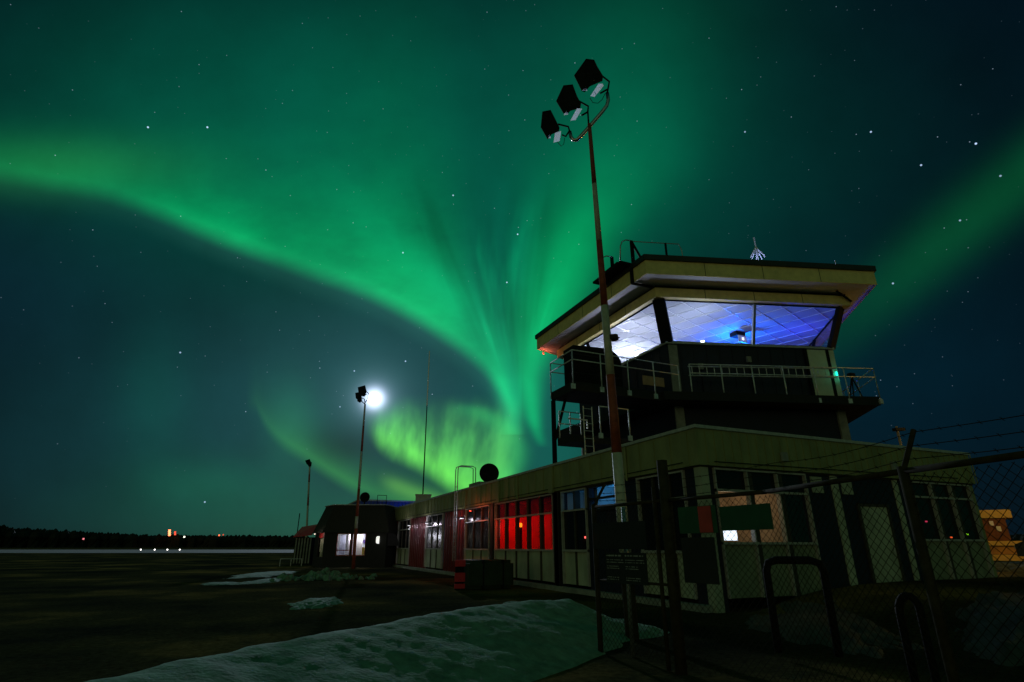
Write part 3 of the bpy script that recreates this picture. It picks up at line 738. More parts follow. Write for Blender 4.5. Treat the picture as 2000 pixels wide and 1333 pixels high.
work_lamp('blue work lamp below the hanging screen in the cab', z3(Vector((21.0, 19.6, 0)), 10.7), (.0, .12, 1), 480, (.05, .3, 1), 6, tall=.9)
work_lamp('violet blue lamp at the right end of the cab console', z3(Vector((23.6, 18.0, 0)), 10.2), (.03, .04, 1), 75, (.2, .15, 1), 5)
# hanging screen and the two microphones below it
q = ony(1441, 622, 19.4)
hs = thing('ceiling_monitor', 'dark boxed monitor hung from the cab ceiling with a small lit panel', 'monitor', z3(q, ZW))
zt = ZW; m = MB(); m.box(q.x - .30, q.x + .30, q.y - .05, q.y + .42, zt - .22, zt - .004); m.build('housing', M['black'], hs, bevel=.01)
fr = MB().box(q.x - .27, q.x + .27, q.y - .12, q.y - .06, zt - .62, zt - .24).build('screen_frame', M['whitep'], hs)
MB().box(q.x - .23, q.x + .23, q.y - .128, q.y - .121, zt - .58, zt - .28).build('screen', emit('dim_grey_screen', (.20, .20, .34), .8), fr)
MB().box(q.x - .07, q.x + .07, q.y - .134, q.y - .129, zt - .50, zt - .36).build('display_mark', emit('white_display', (.9, .9, 1), 1.5), fr)
for px, lab in ((1457, 'bent microphone arm left of the cab mullion'), (1476, 'bent microphone arm right of the cab mullion')):
    b = ony(px, 668, 18.9)
    mi = thing('microphone_arm', lab, 'microphone', z3(b, ZS - .1))
    MB().tube([z3(b, ZS - .15), z3(b, ZS + .45), z3(b + Vector((.06, 0, 0)), ZS + .62)], .022, 6).build('stem', M['whitep'], mi)
    MB().tube([z3(b + Vector((.02, 0, 0)), ZS + .60), z3(b + Vector((.20, -.05, 0)), ZS + .78), z3(b + Vector((.26, -.08, 0)), ZS + .70)], .045, 6).build('head', M['black'], mi)
# door and strip on the front side
P = pent(AS + .0); e = (P[1] - P[0]).normalized(); n = Vector((e.y, -e.x, 0)); L = (P[1] - P[0]).length
def on_front(t, z, off=.02): return z3(P[0] + e * L * t + n * off, z)
def front_panel(name, t0, t1, z0, z1, material, off=.03, th=.03, parent=ct):
    c = (on_front(t0, (z0 + z1) / 2, off) + on_front(t1, (z0 + z1) / 2, off)) / 2
    return MB().obox(c, e, n, (0, 0, 1), L * (t1 - t0) / 2, th, (z1 - z0) / 2).build(name, material, parent)
dmat = mat('pale_door_paint', (.62, .68, .50), .5, var=.12, scale=2)
d_ = front_panel('door', .835, .945, ZP1 + .05, ZS - .16, dmat); d_['label'] = 'pale door onto the balcony at the right'
front_panel('door_frame', .815, .830, ZP1 + .02, ZS - .13, M['black'], .05, .03, d_); front_panel('door_frame', .950, .965, ZP1 + .02, ZS - .13, M['black'], .05, .03, d_)
front_panel('side_panel', .968, .998, ZP1 + .05, ZS - .16, dmat)
gl_ = on_front(.984, 8.75, .10)
gt = thing('door_lamp', 'small cyan green lamp glowing beside the balcony door', 'lamp', gl_)
MB().obox(gl_, e, n, (0, 0, 1), .035, .03, .10).build('lens', emit('cyan_lens', (.02, .75, .55), 1.6), gt, bevel=.01)
point('cyan_light', gl_ + n * .14 + Vector((0, 0, -.05)), (.02, 1, .7), 1.0, .05, gt)
# platform: pentagon ring plus the landing that reaches the building's long wall
PP = pent(AP); Ypl = 17.72
m = MB(); inn = pent(AS - .2)
m.prism([tuple(p[:2]) for p in PP], ZP0, ZP1); pf = m.build('balcony_deck', M['dark'], ct)
m = MB(); m.prism([(X0 + .0, Ypl), (PP[0].x + .3, Ypl + .0), (PP[0].x + .3, 19.52), (X0 + .0, 19.52)], ZP0 + .005, ZP1 - .005); m.build('landing_deck', M['dark'], ct)
def rail_run(pts, zf, hts=(1.25, .86), posts=6, post_down=.30, foot=True, parent=ct, r=.024):
    segs = []; tot = 0
    for a, b in zip(pts[:-1], pts[1:]): segs.append((tot, a, b)); tot += (b - a).length
    def atd(s):
        for t0, a, b in segs:
            l = (b - a).length
            if s <= t0 + l + 1e-6: return a + (b - a) * ((s - t0) / l), (b - a).normalized()
        return pts[-1], (pts[-1] - pts[-2]).normalized()
    rl_ = MB()
    for h in hts: rl_.tube([z3(p, zf + h) for p in pts], r, 8)
    R0 = rl_.build('railing', M['rail'], parent, smooth=True)
    for i in range(posts):
        p, ee = atd(tot * i / (posts - 1)); nn = Vector((ee.y, -ee.x, 0))
        mm_ = MB(); mm_.tube([z3(p, zf - post_down), z3(p, zf + hts[0])], r * 1.05, 8)
        po = mm_.build('post', M['rail'], R0, smooth=True)
        if foot: MB().obox(z3(p, zf - post_down + .09), ee, nn, (0, 0, 1), .085, .035, .10).build('foot_plate', M['rail'], R0)
    return R0
off = lambda p, d: p + (p - PC).normalized() * d
K = Vector((15.35, 17.42, 0))                     # where the landing meets the balcony
rail_run([Vector((X0 - .03, Ypl - .05, 0)), Vector((K.x, Ypl - .05, 0))], ZP1, posts=5, post_down=.31)
Bp = off(PP[1], .05)
rail_run([K + Vector((.3, -.12, 0)), Bp], ZP1, posts=7, post_down=.31)
rail_run([Bp, off(PP[2], .05)], ZP1, posts=6); 
rail_run([Vector((X0 - .03, Ypl - .05, 0)), Vector((X0 - .03, 19.5, 0))], ZP1, posts=2, foot=False)
rail_run([Vector((X0 - .03, 19.5, 0)), Vector((11.6, 19.5, 0))], ZP1, posts=2, foot=False)
# deck edge channel
m = MB(); a, b = K + Vector((.05, .05, 0)), PP[1]; ee = (b - a).normalized(); nn = Vector((ee.y, -ee.x, 0)); m.obox(z3((a + b) / 2 + nn * .012, ZP0 + .16), ee, nn, (0, 0, 1), (b - a).length / 2, .02, .19); m.build('deck_edge', M['dark'], ct)
m = MB(); m.box(X0 - .02, K.x, Ypl - .03, Ypl - .004, ZP0 - .02, ZP1 - .01); m.build('deck_edge', M['dark'], ct)
# stair tower legs, brace, lower landing and ladder at the left end
for y in (19.45,): MB().box(X0 + .0, X0 + .14, y, y + .14, RZ + .03, ZP0 - .002).build('leg', M['black'], ct)
MB().tube([(X0 + .45, 19.2, ZP0 - .01), (X0 + .09, 19.45, 5.5)], .06, 6).build('brace', M['black'], ct)
MB().box(X0 + .10, 15.2, 18.2, 19.3, 5.22, 5.50).build('lower_landing', M['dark'], ct)
a, b = Vector((X0 + .12, 18.15, 0)), Vector((13.2, 18.15, 0))
rail_run([Vector((11.55, 18.0, 0)), Vector((12.9, 18.0, 0))], 5.5, posts=2, hts=(1.15, 1.14), post_down=.1)
rail_run([Vector((X0 + .15, 19.2, 0)), Vector((11.4, 19.2, 0))], 5.5, posts=3, hts=(1.1, .6), foot=False)
hb = MB(); hb.tube([(X0 + .05, 18.3, 6.12), (11.15, 18.3, 6.12), (11.15, 18.3, 5.78)], .03, 8); hb.build('handrail', mat('bright_white_handrail', (.85, .85, .82), .3, var=.05), ct)
ld_ = thing('roof_ladder', 'thin fixed ladder from the terminal roof up to the lower tower landing', 'ladder', (10.9, 18.0, RZ))
for dx in (0, .38): MB().tube([(10.85 + dx, 18.05, RZ - .1), (10.85 + dx, 18.05, 6.6)], .022, 6).build('stile', M['rail'], ld_)
for i in range(7): MB().tube([(10.85, 18.05, RZ + .25 + i * .29), (11.23, 18.05, RZ + .25 + i * .29)], .014, 6).build('rung', M['rail'], ld_)
# covered box on the landing
cb_ = thing('equipment_cover', 'large black covered box with one rounded shoulder on the tower landing', 'equipment cover', (11.9, 19.0, ZP1))
prof_ = [(10.86, ZP1), (13.15, ZP1)]
for i in range(8): t = i / 7 * math.pi / 2; prof_.append((13.15 - .75 * (1 - math.cos(t)), 8.75 + .62 * math.sin(t)))
prof_.append((10.84, 9.30)); n_ = len(prof_); m = MB()
m.v = [(x, 18.6, z) for x, z in prof_] + [(x, 19.45, z) for x, z in prof_]
m.f = [tuple(range(n_)), tuple(n_ + i for i in reversed(range(n_)))] + [(i, (i + 1) % n_, n_ + (i + 1) % n_, n_ + i) for i in range(n_)]
m.build('cover', M['black'], cb_); 
for zz in (8.1, 8.9): MB().box(10.82, 13.1, 18.585, 18.599, zz, zz + .04).build('strap', M['dark'], cb_)
# small warm bench board on the landing near the mast
bb = tag(MB().box(14.0, 15.1, 18.32, 18.36, 7.9, 8.3).build('noticeboard', mat('tan_board', (.50, .30, .16), .6, var=.2)), 'small tan board fixed low on the cab wall behind the balcony rail', 'noticeboard')
# ladder stowed along the balcony rail
a, b = K + Vector((.35, .02, 0)), K + (Bp - K) * .80; ee = (b - a).normalized()
sl = thing('stowed_ladder', 'aluminium ladder hung flat along the inside of the front balcony railing', 'ladder', z3(a, ZP1 + .9))
for z in (ZP1 + 1.20, ZP1 + .80): MB().tube([z3(a, z), z3(b, z)], .026, 6).build('stile', M['rail'], sl)
nr = 20
for i in range(nr):
    p = a + (b - a) * (i + .5) / nr; MB().tube([z3(p, ZP1 + .81), z3(p, ZP1 + 1.19)], .016, 6).build('rung', M['rail'], sl)
# folded tripod leaning at the right end of the balcony
tp = off(PP[1], -.5) + (PP[2] - PP[1]).normalized() * .9
tr_ = thing('tripod', 'black tripod with a small box on top at the right end of the balcony', 'tripod', z3(tp, ZP1))
for dx, dy in ((.45, -.1), (-.40, -.15), (.05, .45)): MB().tube([z3(tp, ZP1 + 1.25), z3(tp + Vector((dx, dy, 0)), ZP1 + .01)], .035, 6, r1=.02).build('leg', M['black'], tr_)
MB().box(tp.x - .14, tp.x + .14, tp.y - .1, tp.y + .1, ZP1 + 1.25, ZP1 + 1.42).build('head', M['black'], tr_)
# downpipe strap and dark strut near the front left corner of the roof
Qf = pent(AR); EA0 = (Qf[4] - Qf[0]).normalized(); nl0 = Vector((EA0.y, -EA0.x, 0)); nl0 = -nl0 if nl0.x > 0 else nl0
c = Qf[0] + EA0 * .95 + nl0 * .04; MB().obox(z3(c, 12.74), EA0, nl0, (0, 0, 1), .09, .035, .42).build('downpipe', M['black'], ct)
MB().tube([z3(c, 12.33), z3(pent(AB)[0] + EA0 * .15, 12.30)], .06, 6).build('strut', M['black'], ct)
cB = Qf[1] + (Qf[0] - Qf[1]).normalized() * .9 - (Qf[1] - PC).normalized() * .9
MB().tube([z3(cB, 12.36), z3(pent(AB + .05)[1], 11.95)], .05, 6).build('strut', M['black'], ct)
# conduits and junction boxes on the cab wall
for t_i, zz in ((.18, 8.9), (.47, 9.3)):
    MB().tube([on_front(t_i, ZP1 + .1, .05), on_front(t_i, zz, .05)], .022, 6).build('conduit', M['black'], ct); MB().obox(on_front(t_i, zz, .06), e, n, (0, 0, 1), .10, .05, .13).build('junction_box', M['concrete'], ct)
# roof: access hoops with a platform, guard rail, discone antenna
Qr = pent(AR + .09); zr = 13.27; EA = (Qr[4] - Qr[0]).normalized(); nl = Vector((EA.y, -EA.x, 0)); nl = -nl if nl.x > 0 else nl
ra = thing('roof_access_frame', 'roof access hoops and small hatch platform on the left edge of the cab roof', 'access frame', z3(Qr[0] + EA * 1.6, zr))
def rp(s, o, z): return z3(Qr[0] + EA * s + nl * o, zr + z)
MB().obox(rp(2.15, .12, .02), EA, nl, (0, 0, 1), 1.15, .40, .05).build('platform', M['black'], ra)
MB().obox(rp(1.75, .1, .10), EA, nl, (0, 0, 1), .5, .42, .03).build('platform', M['black'], ra)
for s in (1.15, 2.75):
    MB().tube([rp(s, .42, .05), rp(s - .03, .36, .9), rp(s - .08, .28, 1.12), rp(s - .15, .12, 1.2), rp(s - .2, -.2, 1.2)], .028, 8).build('hoop', M['galv'], ra, smooth=True)
    MB().obox(rp(s - .15, -.18, .60), EA, nl, (0, 0, 1), .05, .07, .60).build('post', M['black'], ra)
g_ = thing('roof_guard_rail', 'low thin guard rail along the front edge of the cab roof', 'guard rail', z3(Qr[0], zr))
fa = Qr[0] + EA * .85 + (PC - Qr[0]).normalized() * .25; fb = Qr[0] + (Qr[1] - Qr[0]).normalized() * 1.55 + (PC - Qr[0]).normalized() * .3
MB().tube([z3(fa, zr + 1.2), z3(fb, zr + .72), z3(fb + Vector((.12, 0, 0)), zr + .45), z3(fb + Vector((.15, 0, 0)), zr)], .022, 8).build('rail', M['galv'], g_)
MB().tube([z3(fa + (fb - fa) * .72, zr), z3(fa + (fb - fa) * .72, zr + .86)], .05, 6).build('post', M['black'], g_)
MB().tube([z3(fa + (fb - fa) * .22, zr), z3(fa, zr + 1.15)], .06, 6).build('post', M['black'], g_)
YA = 16.6; ap = ony(1480, 503, YA); ax_ = ony(1476, 483, YA); tip = ony(1472, 464, YA)
an = thing('discone_antenna', 'thin white antenna with splayed rods on the cab roof', 'antenna', (ap.x, YA, zr))
wm = mat('white_antenna_rod', (.9, .92, .95), .5, 0, var=.02)
MB().tube([ax_, tip], .032, 6).build('whip', wm, an); MB().tube([(ap.x, YA, zr + .002), (ap.x, YA, ap.z), ax_], .03, 6).build('mast', wm, an)
for i in range(8):
    t = (i + .3) / 8 * 2 * math.pi; MB().tube([ax_, (ap.x + .36 * math.cos(t), YA + .30 * math.sin(t), ap.z)], .028, 6).build('rod', wm, an)
tag(MB().tube([tuple(z3(Qr[1] + (Qr[0] - Qr[1]) * .14 + (PC - Qr[1]).normalized() * .3, zr)), tuple(z3(Qr[1] + (Qr[0] - Qr[1]) * .143 + (PC - Qr[1]).normalized() * .3, zr + .3))], .02, 6).build('vent_stub', wm), 'tiny pale vent stub at the right end of the cab roof', 'vent pipe')
rlp = Vector((ap.x - .15, 16.05, zr + .10)); rlt = thing('added_antenna_light', 'unseen blue white fill light added at the foot of the roof antenna', 'lamp', rlp)  # unseen lamp added to brighten the antenna rods
MB().box(rlp.x - .07, rlp.x + .07, rlp.y - .05, rlp.y + .05, zr + .003, zr + .07).build('housing', M['black'], rlt)
MB().box(rlp.x - .05, rlp.x + .05, rlp.y - .04, rlp.y + .04, zr + .073, zr + .085).build('lens', emit('cold_lens', (.5, .6, 1), 1), rlt)
point('antenna_fill_light', rlp + Vector((0, 0, .06)), (.42, .5, 1), 60, .03, rlt)
# red obstruction lamp hidden behind the left end
rp_ = z3(pent(AR - .25)[4] + Vector((.25, .35, 0)), 12.22)
ob = thing('obstruction_lamp', 'red obstruction lamp on a bracket beyond the left end of the cab', 'lamp', rp_)
MB().tube([rp_, rp_ + Vector((0, 0, .08))], .05, 12).build('lens', emit('red_lens', (1, .05, .02), 1.2), ob)
MB().tube([rp_ + Vector((0, 0, .082)), rp_ + Vector((0, 0, .19))], .02, 6).build('bracket', M['black'], ob)
point('obstruction_light', rp_ + Vector((0, 0, -.10)), (1, .20, .10), 9, .06, ob)

# ================================================================== floodlight masts
def mast_pole(t, p_base, p_top, z_marks, r0, r1, first='red'):
    """striped pole: z_marks from the ground up, alternating colours"""
    cur = first; L_ = p_top.z - p_base.z
    for za, zb in zip(z_marks[:-1], z_marks[1:]):
        a = p_base.lerp(p_top, (za - p_base.z) / L_); b = p_base.lerp(p_top, (zb - p_base.z) / L_)
        ra, rb = r0 + (r1 - r0) * (za - p_base.z) / L_, r0 + (r1 - r0) * (zb - p_base.z) / L_
        MB().tube([a, b], ra, 16, r1=rb).build('pole_section', M['redp'] if cur == 'red' else M['whitep'], t, smooth=True)
        cur = 'white' if cur == 'red' else 'red'
DM = 10.95
mt = at(1151, 243, DM); mbp = at(1233, 1215, DM); mbp.z = 0.0
fm = thing('floodlight_mast', 'tall red and white striped mast with three boxy floodlights in front of the tower', 'floodlight mast', mbp)
MB().tube([mbp, z3(mbp.lerp(mt, .1), 0) * 0 + mbp.lerp(mt, 1.15 / mt.z)], .119, 16).build('pole_foot', M['post'], fm)
mast_pole(fm, mbp.lerp(mt, 1.152 / mt.z), mt, [1.152, at(1213, 885, DM).z, at(1196, 733, DM).z, at(1181, 598, DM).z, at(1170, 471, DM).z, at(1160, 360, DM).z, mt.z], .112, .045, 'white')
sm = at(1198, 660, DM)
MB().tube([sm + Vector((0, 0, -.05)), sm + Vector((0, 0, .05))], .10, 14).build('clamp', M['post'], fm)
MB().tube([sm, sm + RT * .13], .014, 8).build('clamp_bolt', M['post'], fm)
arm = [(1113, 258), (1115, 268), (1120, 274), (1127, 274), (1134, 267), (1150, 249), (1163, 234), (1176, 219), (1185, 207), (1188, 196), (1186, 182)]
MB().tube([at(px, py, DM + .02) for px, py in arm], .045, 12).build('cross_arm', mat('galvanised_mast_arm', (.6, .62, .66), .22, .9, var=.12, scale=8), fm, smooth=True)
MB().tube([at(1150, 249, DM), at(1148, 218, DM)], .022, 8).build('stem', M['black'], fm)
lens = bpy.data.materials.new('frosted_floodlight_glass'); lens.use_nodes = True; t_ = lens.node_tree; t_.nodes.clear()
a_ = t_.nodes.new('ShaderNodeBsdfTranslucent'); a_.inputs[0].default_value = (1, 1, 1, 1)
b2_ = t_.nodes.new('ShaderNodeBsdfRefraction'); b2_.inputs['Roughness'].default_value = .62; b2_.inputs['IOR'].default_value = 1.12; b2_.inputs[0].default_value = (.85, .9, 1, 1)
mx_ = t_.nodes.new('ShaderNodeMixShader'); mx_.inputs[0].default_value = .12; oo_ = t_.nodes.new('ShaderNodeOutputMaterial')
t_.links.new(a_.outputs[0], mx_.inputs[1]); t_.links.new(b2_.outputs[0], mx_.inputs[2]); t_.links.new(mx_.outputs[0], oo_.inputs[0])
def flood_housing(parent, body, lenses, bracket, D, thick=.42, scale=1.0):
    """dark boxy housing: its outline seen from below, with real depth away from the mast, and the frosted glass visor"""
    vd = (at(*body[0], D) - CAMP).normalized()
    F_ = [at(px, py, D - thick * .25) for px, py in body]; c = sum(F_, Vector()) / len(F_)
    Bk = [c + (q - c) * .80 + vd * thick for q in F_]
    m = MB(); n = len(F_); m.v = [tuple(q) for q in F_ + Bk]
    m.f = [tuple(range(n)), tuple(n + i for i in reversed(range(n)))] + [(i, (i + 1) % n, n + (i + 1) % n, n + i) for i in range(n)]
    h = m.build('lamp_housing', M['black'], parent, bevel=.012)
    # cooling rib frame round the near edge
    m = MB(); m.tube([q - vd * .012 for q in F_] + [F_[0] - vd * .012], .013, 6); m.build('rim', M['dark'], h)
    for ln in lenses:
        P_ = [at(px, py, D - thick * .25 - .05) for px, py in ln]; m = MB(); k = len(P_)
        m.v = [tuple(q) for q in P_]; m.f = [tuple(range(k))]
        m.build('glass_visor', lens, h)
    m = MB()
    for seg in bracket: m.tube([at(px, py, D) for px, py in seg], .022 * scale, 8)
    m.build('yoke', M['black'], h)
    return h
flood_housing(fm, [(1145, 116), (1160, 118), (1166, 131), (1177, 149), (1176, 158), (1152, 168), (1141, 180), (1137, 178), (1122, 148)],
              [[(1153, 188), (1161, 190), (1179, 168), (1177, 164), (1169, 164)], [(1137, 177), (1147, 178), (1144, 169)], [(1157, 158), (1160, 160), (1165, 153), (1160, 147)]],
              [[(1171, 145), (1190, 160), (1188, 171), (1186, 182)], [(1172, 183), (1186, 175)]], DM - .1)
flood_housing(fm, [(1101, 168), (1118, 166), (1126, 188), (1134, 203), (1133, 211), (1114, 216), (1106, 224), (1101, 221), (1087, 198)],
              [[(1114, 236), (1124, 235), (1137, 213), (1127, 212)], [(1101, 225), (1110, 224), (1106, 216)], [(1110, 209), (1117, 208), (1114, 201)]],
              [[(1131, 198), (1149, 208), (1148, 218)], [(1136, 226), (1148, 219)]], DM - .1)
flood_housing(fm, [(1060, 219), (1075, 216), (1083, 232), (1092, 250), (1091, 256), (1077, 262), (1070, 272), (1057, 249)],
              [[(1081, 279), (1093, 276), (1096, 256), (1084, 260)], [(1070, 271), (1076, 270), (1073, 262)]],
              [[(1090, 243), (1110, 248), (1113, 258)], [(1098, 264), (1105, 267), (1112, 256)]], DM - .1)
MB().tube([at(px, py, DM) for px, py in [(1152, 192), (1158, 201), (1168, 202), (1176, 195), (1182, 183)]], .008, 6).build('cable', M['black'], fm)
MB().tube([at(px, py, DM) for px, py in [(1089, 278), (1096, 286), (1101, 282), (1103, 270)]], .008, 6).build('cable', M['black'], fm)
mt2 = at(713, 790, 44.5); mb2 = at(690, 1108, 44.5); mb2.z = 0
fm2 = thing('floodlight_mast', 'striped floodlight mast right in front of the moon beside the small hut', 'floodlight mast', mb2)
mast_pole(fm2, mb2, mt2, [0, 2.75, 3.6, at(699, 955, 44.5).z, at(703, 882, 44.5).z, at(709, 832, 44.5).z, mt2.z], .125, .07, 'red')
for body, br in (([(699, 757), (713, 753), (716, 765), (712, 775), (701, 773)], [[(715, 765), (720, 769), (718, 780), (713, 787)], [(711, 774), (716, 770)]]),
                 ([(694, 768), (703, 766), (707, 778), (700, 783), (695, 778)], [[(707, 778), (712, 780), (713, 790)]]),
                 ([(698, 776), (706, 775), (707, 784), (703, 787), (698, 784)], [[(706, 784), (713, 790)]])):
    flood_housing(fm2, body, [], br, 44.5, thick=.5, scale=1.6)
mt3 = at(605, 912, 74.8); mb3 = at(596, 1096, 74.8); mb3.z = 0
fm3 = thing('floodlight_mast', 'most distant striped floodlight mast, rising behind the left end of the hut', 'floodlight mast', mb3)
mast_pole(fm3, mb3, mt3, [0, at(601, 988, 74.8).z, at(602, 972, 74.8).z, at(604, 942, 74.8).z, at(605, 928, 74.8).z, mt3.z], .14, .10, 'white')
for body in ([(596, 900), (605, 897), (608, 905), (605, 911), (599, 907)], [(600, 906), (609, 903), (608, 911), (603, 912)]):
    flood_housing(fm3, body, [], [[(607, 908), (606, 914)]], 74.8, thick=.6, scale=1.8)

# ================================================================== things on the roofs
def roofthing_box(name, label, cat, px0, px1, py0, py1, D, depth, material, yawed=0):
    a, b = at(px0, py1, D), at(px1, py1, D); z1 = at(px0, py0, D).z
    t = thing(name, label, cat, a); u = (b - a); u.z = 0; u.normalize(); v = Vector((-u.y, u.x, 0)); w_ = (b - a).length / 2
    c = (a + b) / 2 + v * depth / 2
    MB().obox((c.x, c.y, (a.z + z1) / 2), u, v, (0, 0, 1), w_, depth / 2, (z1 - a.z) / 2).build('casing', material, t, bevel=.02)
    MB().obox((c.x, c.y, z1 + .03), u, v, (0, 0, 1), w_ + .04, depth / 2 + .04, .03).build('lid', M['capgrey'], t)
    return t
hv = roofthing_box('rooftop_unit', 'boxy grey ventilation unit at the far end of the terminal roof', 'ventilation unit', 811, 841, 967, 984, 44, 1.3, M['capgrey'])
at0 = at(826, 966, 44.6); at1 = at(839, 686, 44.6); at0.z = RZ
wa = thing('whip_antenna', 'very tall thin whip antenna rising from the far terminal roof', 'antenna', at0)
mid = at0.lerp(at1, .62)
MB().tube([at0, mid], .055, 8, r1=.04).build('lower_tube', M['black'], wa); MB().tube([mid, at1], .06, 8, r1=.045).build('upper_tube', mat('white_fibreglass_whip', (.8, .84, .9), .3, .5, var=.05), wa)
def dish(label, c, r, facing, mount_z):
    t = thing('satellite_dish', label, 'satellite dish', (c.x, c.y, mount_z)); f = Vector(facing).normalized(); a = f.orthogonal().normalized(); b = f.cross(a)
    m = MB(); n = 28; rings = 5
    for i in range(rings + 1):
        rr = r * i / rings if i else .001
        for k in range(n): th_ = 2 * math.pi * k / n; m.v.append(tuple(c + a * math.cos(th_) * rr + b * math.sin(th_) * rr + f * (rr * rr * .35 / r)))
    for i in range(rings):
        for k in range(n): k2 = (k + 1) % n; m.f.append((i * n + k, i * n + k2, (i + 1) * n + k2, (i + 1) * n + k))
    m.build('reflector', M['black'], t, smooth=True)
    MB().tube([Vector((c.x, c.y, mount_z)), c - f * .05], .05, 8).build('mount', M['black'], t)
    MB().tube([c + b * r * .9 * (-1 if b.z > 0 else 1), c + f * r * .9], .02, 6).build('feed_arm', M['black'], t)
    return t
rd = onx(955, 926, 11.2); dish('large black dish on a concrete block at the edge of the terminal roof', rd, .54, (-.30, -1, .12), RZ + .03)
MB_ = MB().box(10.35, 11.9, 28.2, 29.8, RZ + .03, RZ + .22); tag(MB_.build('dish_base', M['concrete']), 'low concrete block under the large roof dish', 'block')
d2 = at(713, 972, 46); dish('small round dish on a pale post above the hut roof', d2, .38, (-.3, -1, .1), 4.60)
# hooped ladder against the red wall
hl = thing('wall_ladder', 'hooped steel ladder climbing the red corrugated wall to the roof', 'ladder', (10.15, 31.4, 0))
for y in (31.55, 31.12):
    MB().tube([(10.12, y, .75), (10.12, y, 5.70), (10.16, y, 5.86), (10.32, y, 5.92), (11.0, y, 5.92), (11.2, y, 5.84), (11.22, y, RZ + .04)], .028, 8).build('stile', M['rail'], hl, smooth=True)
for i in range(15): MB().tube([(10.12, 31.12, .95 + i * .27), (10.12, 31.55, .95 + i * .27)], .016, 6).build('rung', M['rail'], hl)
# pole lamp on the right roof
pa_ = ony(1759, 868, 14); pb_ = ony(1750, 833, 14)
pp = thing('roof_pipe', 'short pipe with a flat cap on the right end of the terminal roof', 'vent pipe', pa_)
opink = mat('sodium_tinted_pipe', (.55, .32, .18), .45, var=.15)  # orange of the sodium light put into the pipe colour
MB().tube([(pa_.x, 14, RZ - .08), (pa_.x, 14, pb_.z)], .045, 8).build('pipe', opink, pp); MB().obox((pa_.x + .12, 14, pb_.z - .12), (1, 0, .1), (0, 1, 0), (0, 0, 1), .3, .08, .06).build('cap', M['dark'], pp)
# raised blue hall beyond
bz_ = 5.75
bh = thing('blue_hall', 'low hall with blue corrugated wall behind the terminal roof', 'building', (11, 59, 0))
a = at(712, 987, 59); bx0 = a.x - .6
m = MB(); n = 60
for i in range(n):
    xA = bx0 + 11 * i / n; xB = bx0 + 11 * (i + 1) / n; d0, d1 = (0, .09) if i % 2 else (.09, 0)
    m.quad((xA, 58 + d0, 0), (xB, 58 + d1, 0), (xB, 58 + d1, bz_), (xA, 58 + d0, bz_))
m.build('wall', M['bluewall'], bh); MB().box(bx0 - .1, bx0 + 11, 57.9, 72, bz_ + .003, bz_ + .15).build('roof', M['capgrey'], bh); MB().box(bx0, bx0 + .1, 58.1, 71, 0, bz_).build('wall', M['bluewall'], bh)
for dx in (1.75, 2.65): MB().tube([(bx0 + dx, 57.86, 4.3), (bx0 + dx, 57.86, 6.35)], .03, 6).build('ladder_rail', M['black'], bh)
MB().tube([(bx0 + 1.75, 57.86, 6.33), (bx0 + 2.65, 57.86, 6.33)], .03, 6).build('ladder_rail', M['black'], bh)
bl = Vector((14.6, 56.6, 4.75)); blt = thing('blue_wall_lamp', 'small blue lamp washing the corrugated hall wall', 'lamp', bl)
MB().box(bl.x - .12, bl.x + .12, bl.y - .05, bl.y + .05, bl.z - .05, bl.z + .03).build('lens', emit('blue_lens', (.02, .05, .4), .5), blt); MB().tube([bl + Vector((0, 0, .031)), (bl.x, 57.88, 5.2)], .02, 6).build('bracket', M['black'], blt)
point('blue_wall_light', bl + Vector((-1.5, -.3, .25)), (.05, .16, 1), 26, .1, blt)

# ================================================================== small departure hut
hu = thing('departure_hut', 'dark faceted hut with steep shingle roof and two bright windows', 'hut', at(690, 1105, 48))
u = RT.copy(); v = F0.copy(); h0 = at(628, 1105, 48); h0.z = 0; W_ = 4.85
hp_ = [h0, h0 + u * W_, h0 + u * (W_ + .35) + v * 1.6, h0 + u * (W_ + .35) + v * 6, h0 - u * 1.55 + v * 6, h0 - u * 1.55 + v * 2.4]
ZH = 2.52
c_ = sum(hp_, Vector()) / 6; off2 = lambda p, k: c_ + (p - c_) * k
# front wall with openings, built round the two windows
def fx(px): return (at(px, 1060, 48) - h0).dot(u)
z_hi, z_lo = 2.42, .88
def hwall(s0, s1, z0, z1, name='wall', material=M['dark'], th=.12, o=0.0):
    a = h0 + u * s0 + v * o; b = h0 + u * s1 + v * o; c = (a + b) / 2 + v * th / 2
    return MB().obox((c.x, c.y, (z0 + z1) / 2), u, v, (0, 0, 1), (s1 - s0) / 2, th / 2, (z1 - z0) / 2).build(name, material, hu)
w1a, w1b, w2a, w2b = fx(661), fx(688), fx(693), fx(719)
hwall(0, w1a, 0, ZH); hwall(w1b, w2a, 0, ZH); hwall(w2b, W_, 0, ZH); hwall(w1a, w1b, 0, z_lo); hwall(w2a, w2b, 0, z_lo); hwall(w1a, w1b, z_hi, ZH); hwall(w2a, w2b, z_hi, ZH)
redf = mat('dark_red_window_frame', (.22, .03, .02), .5, var=.2)
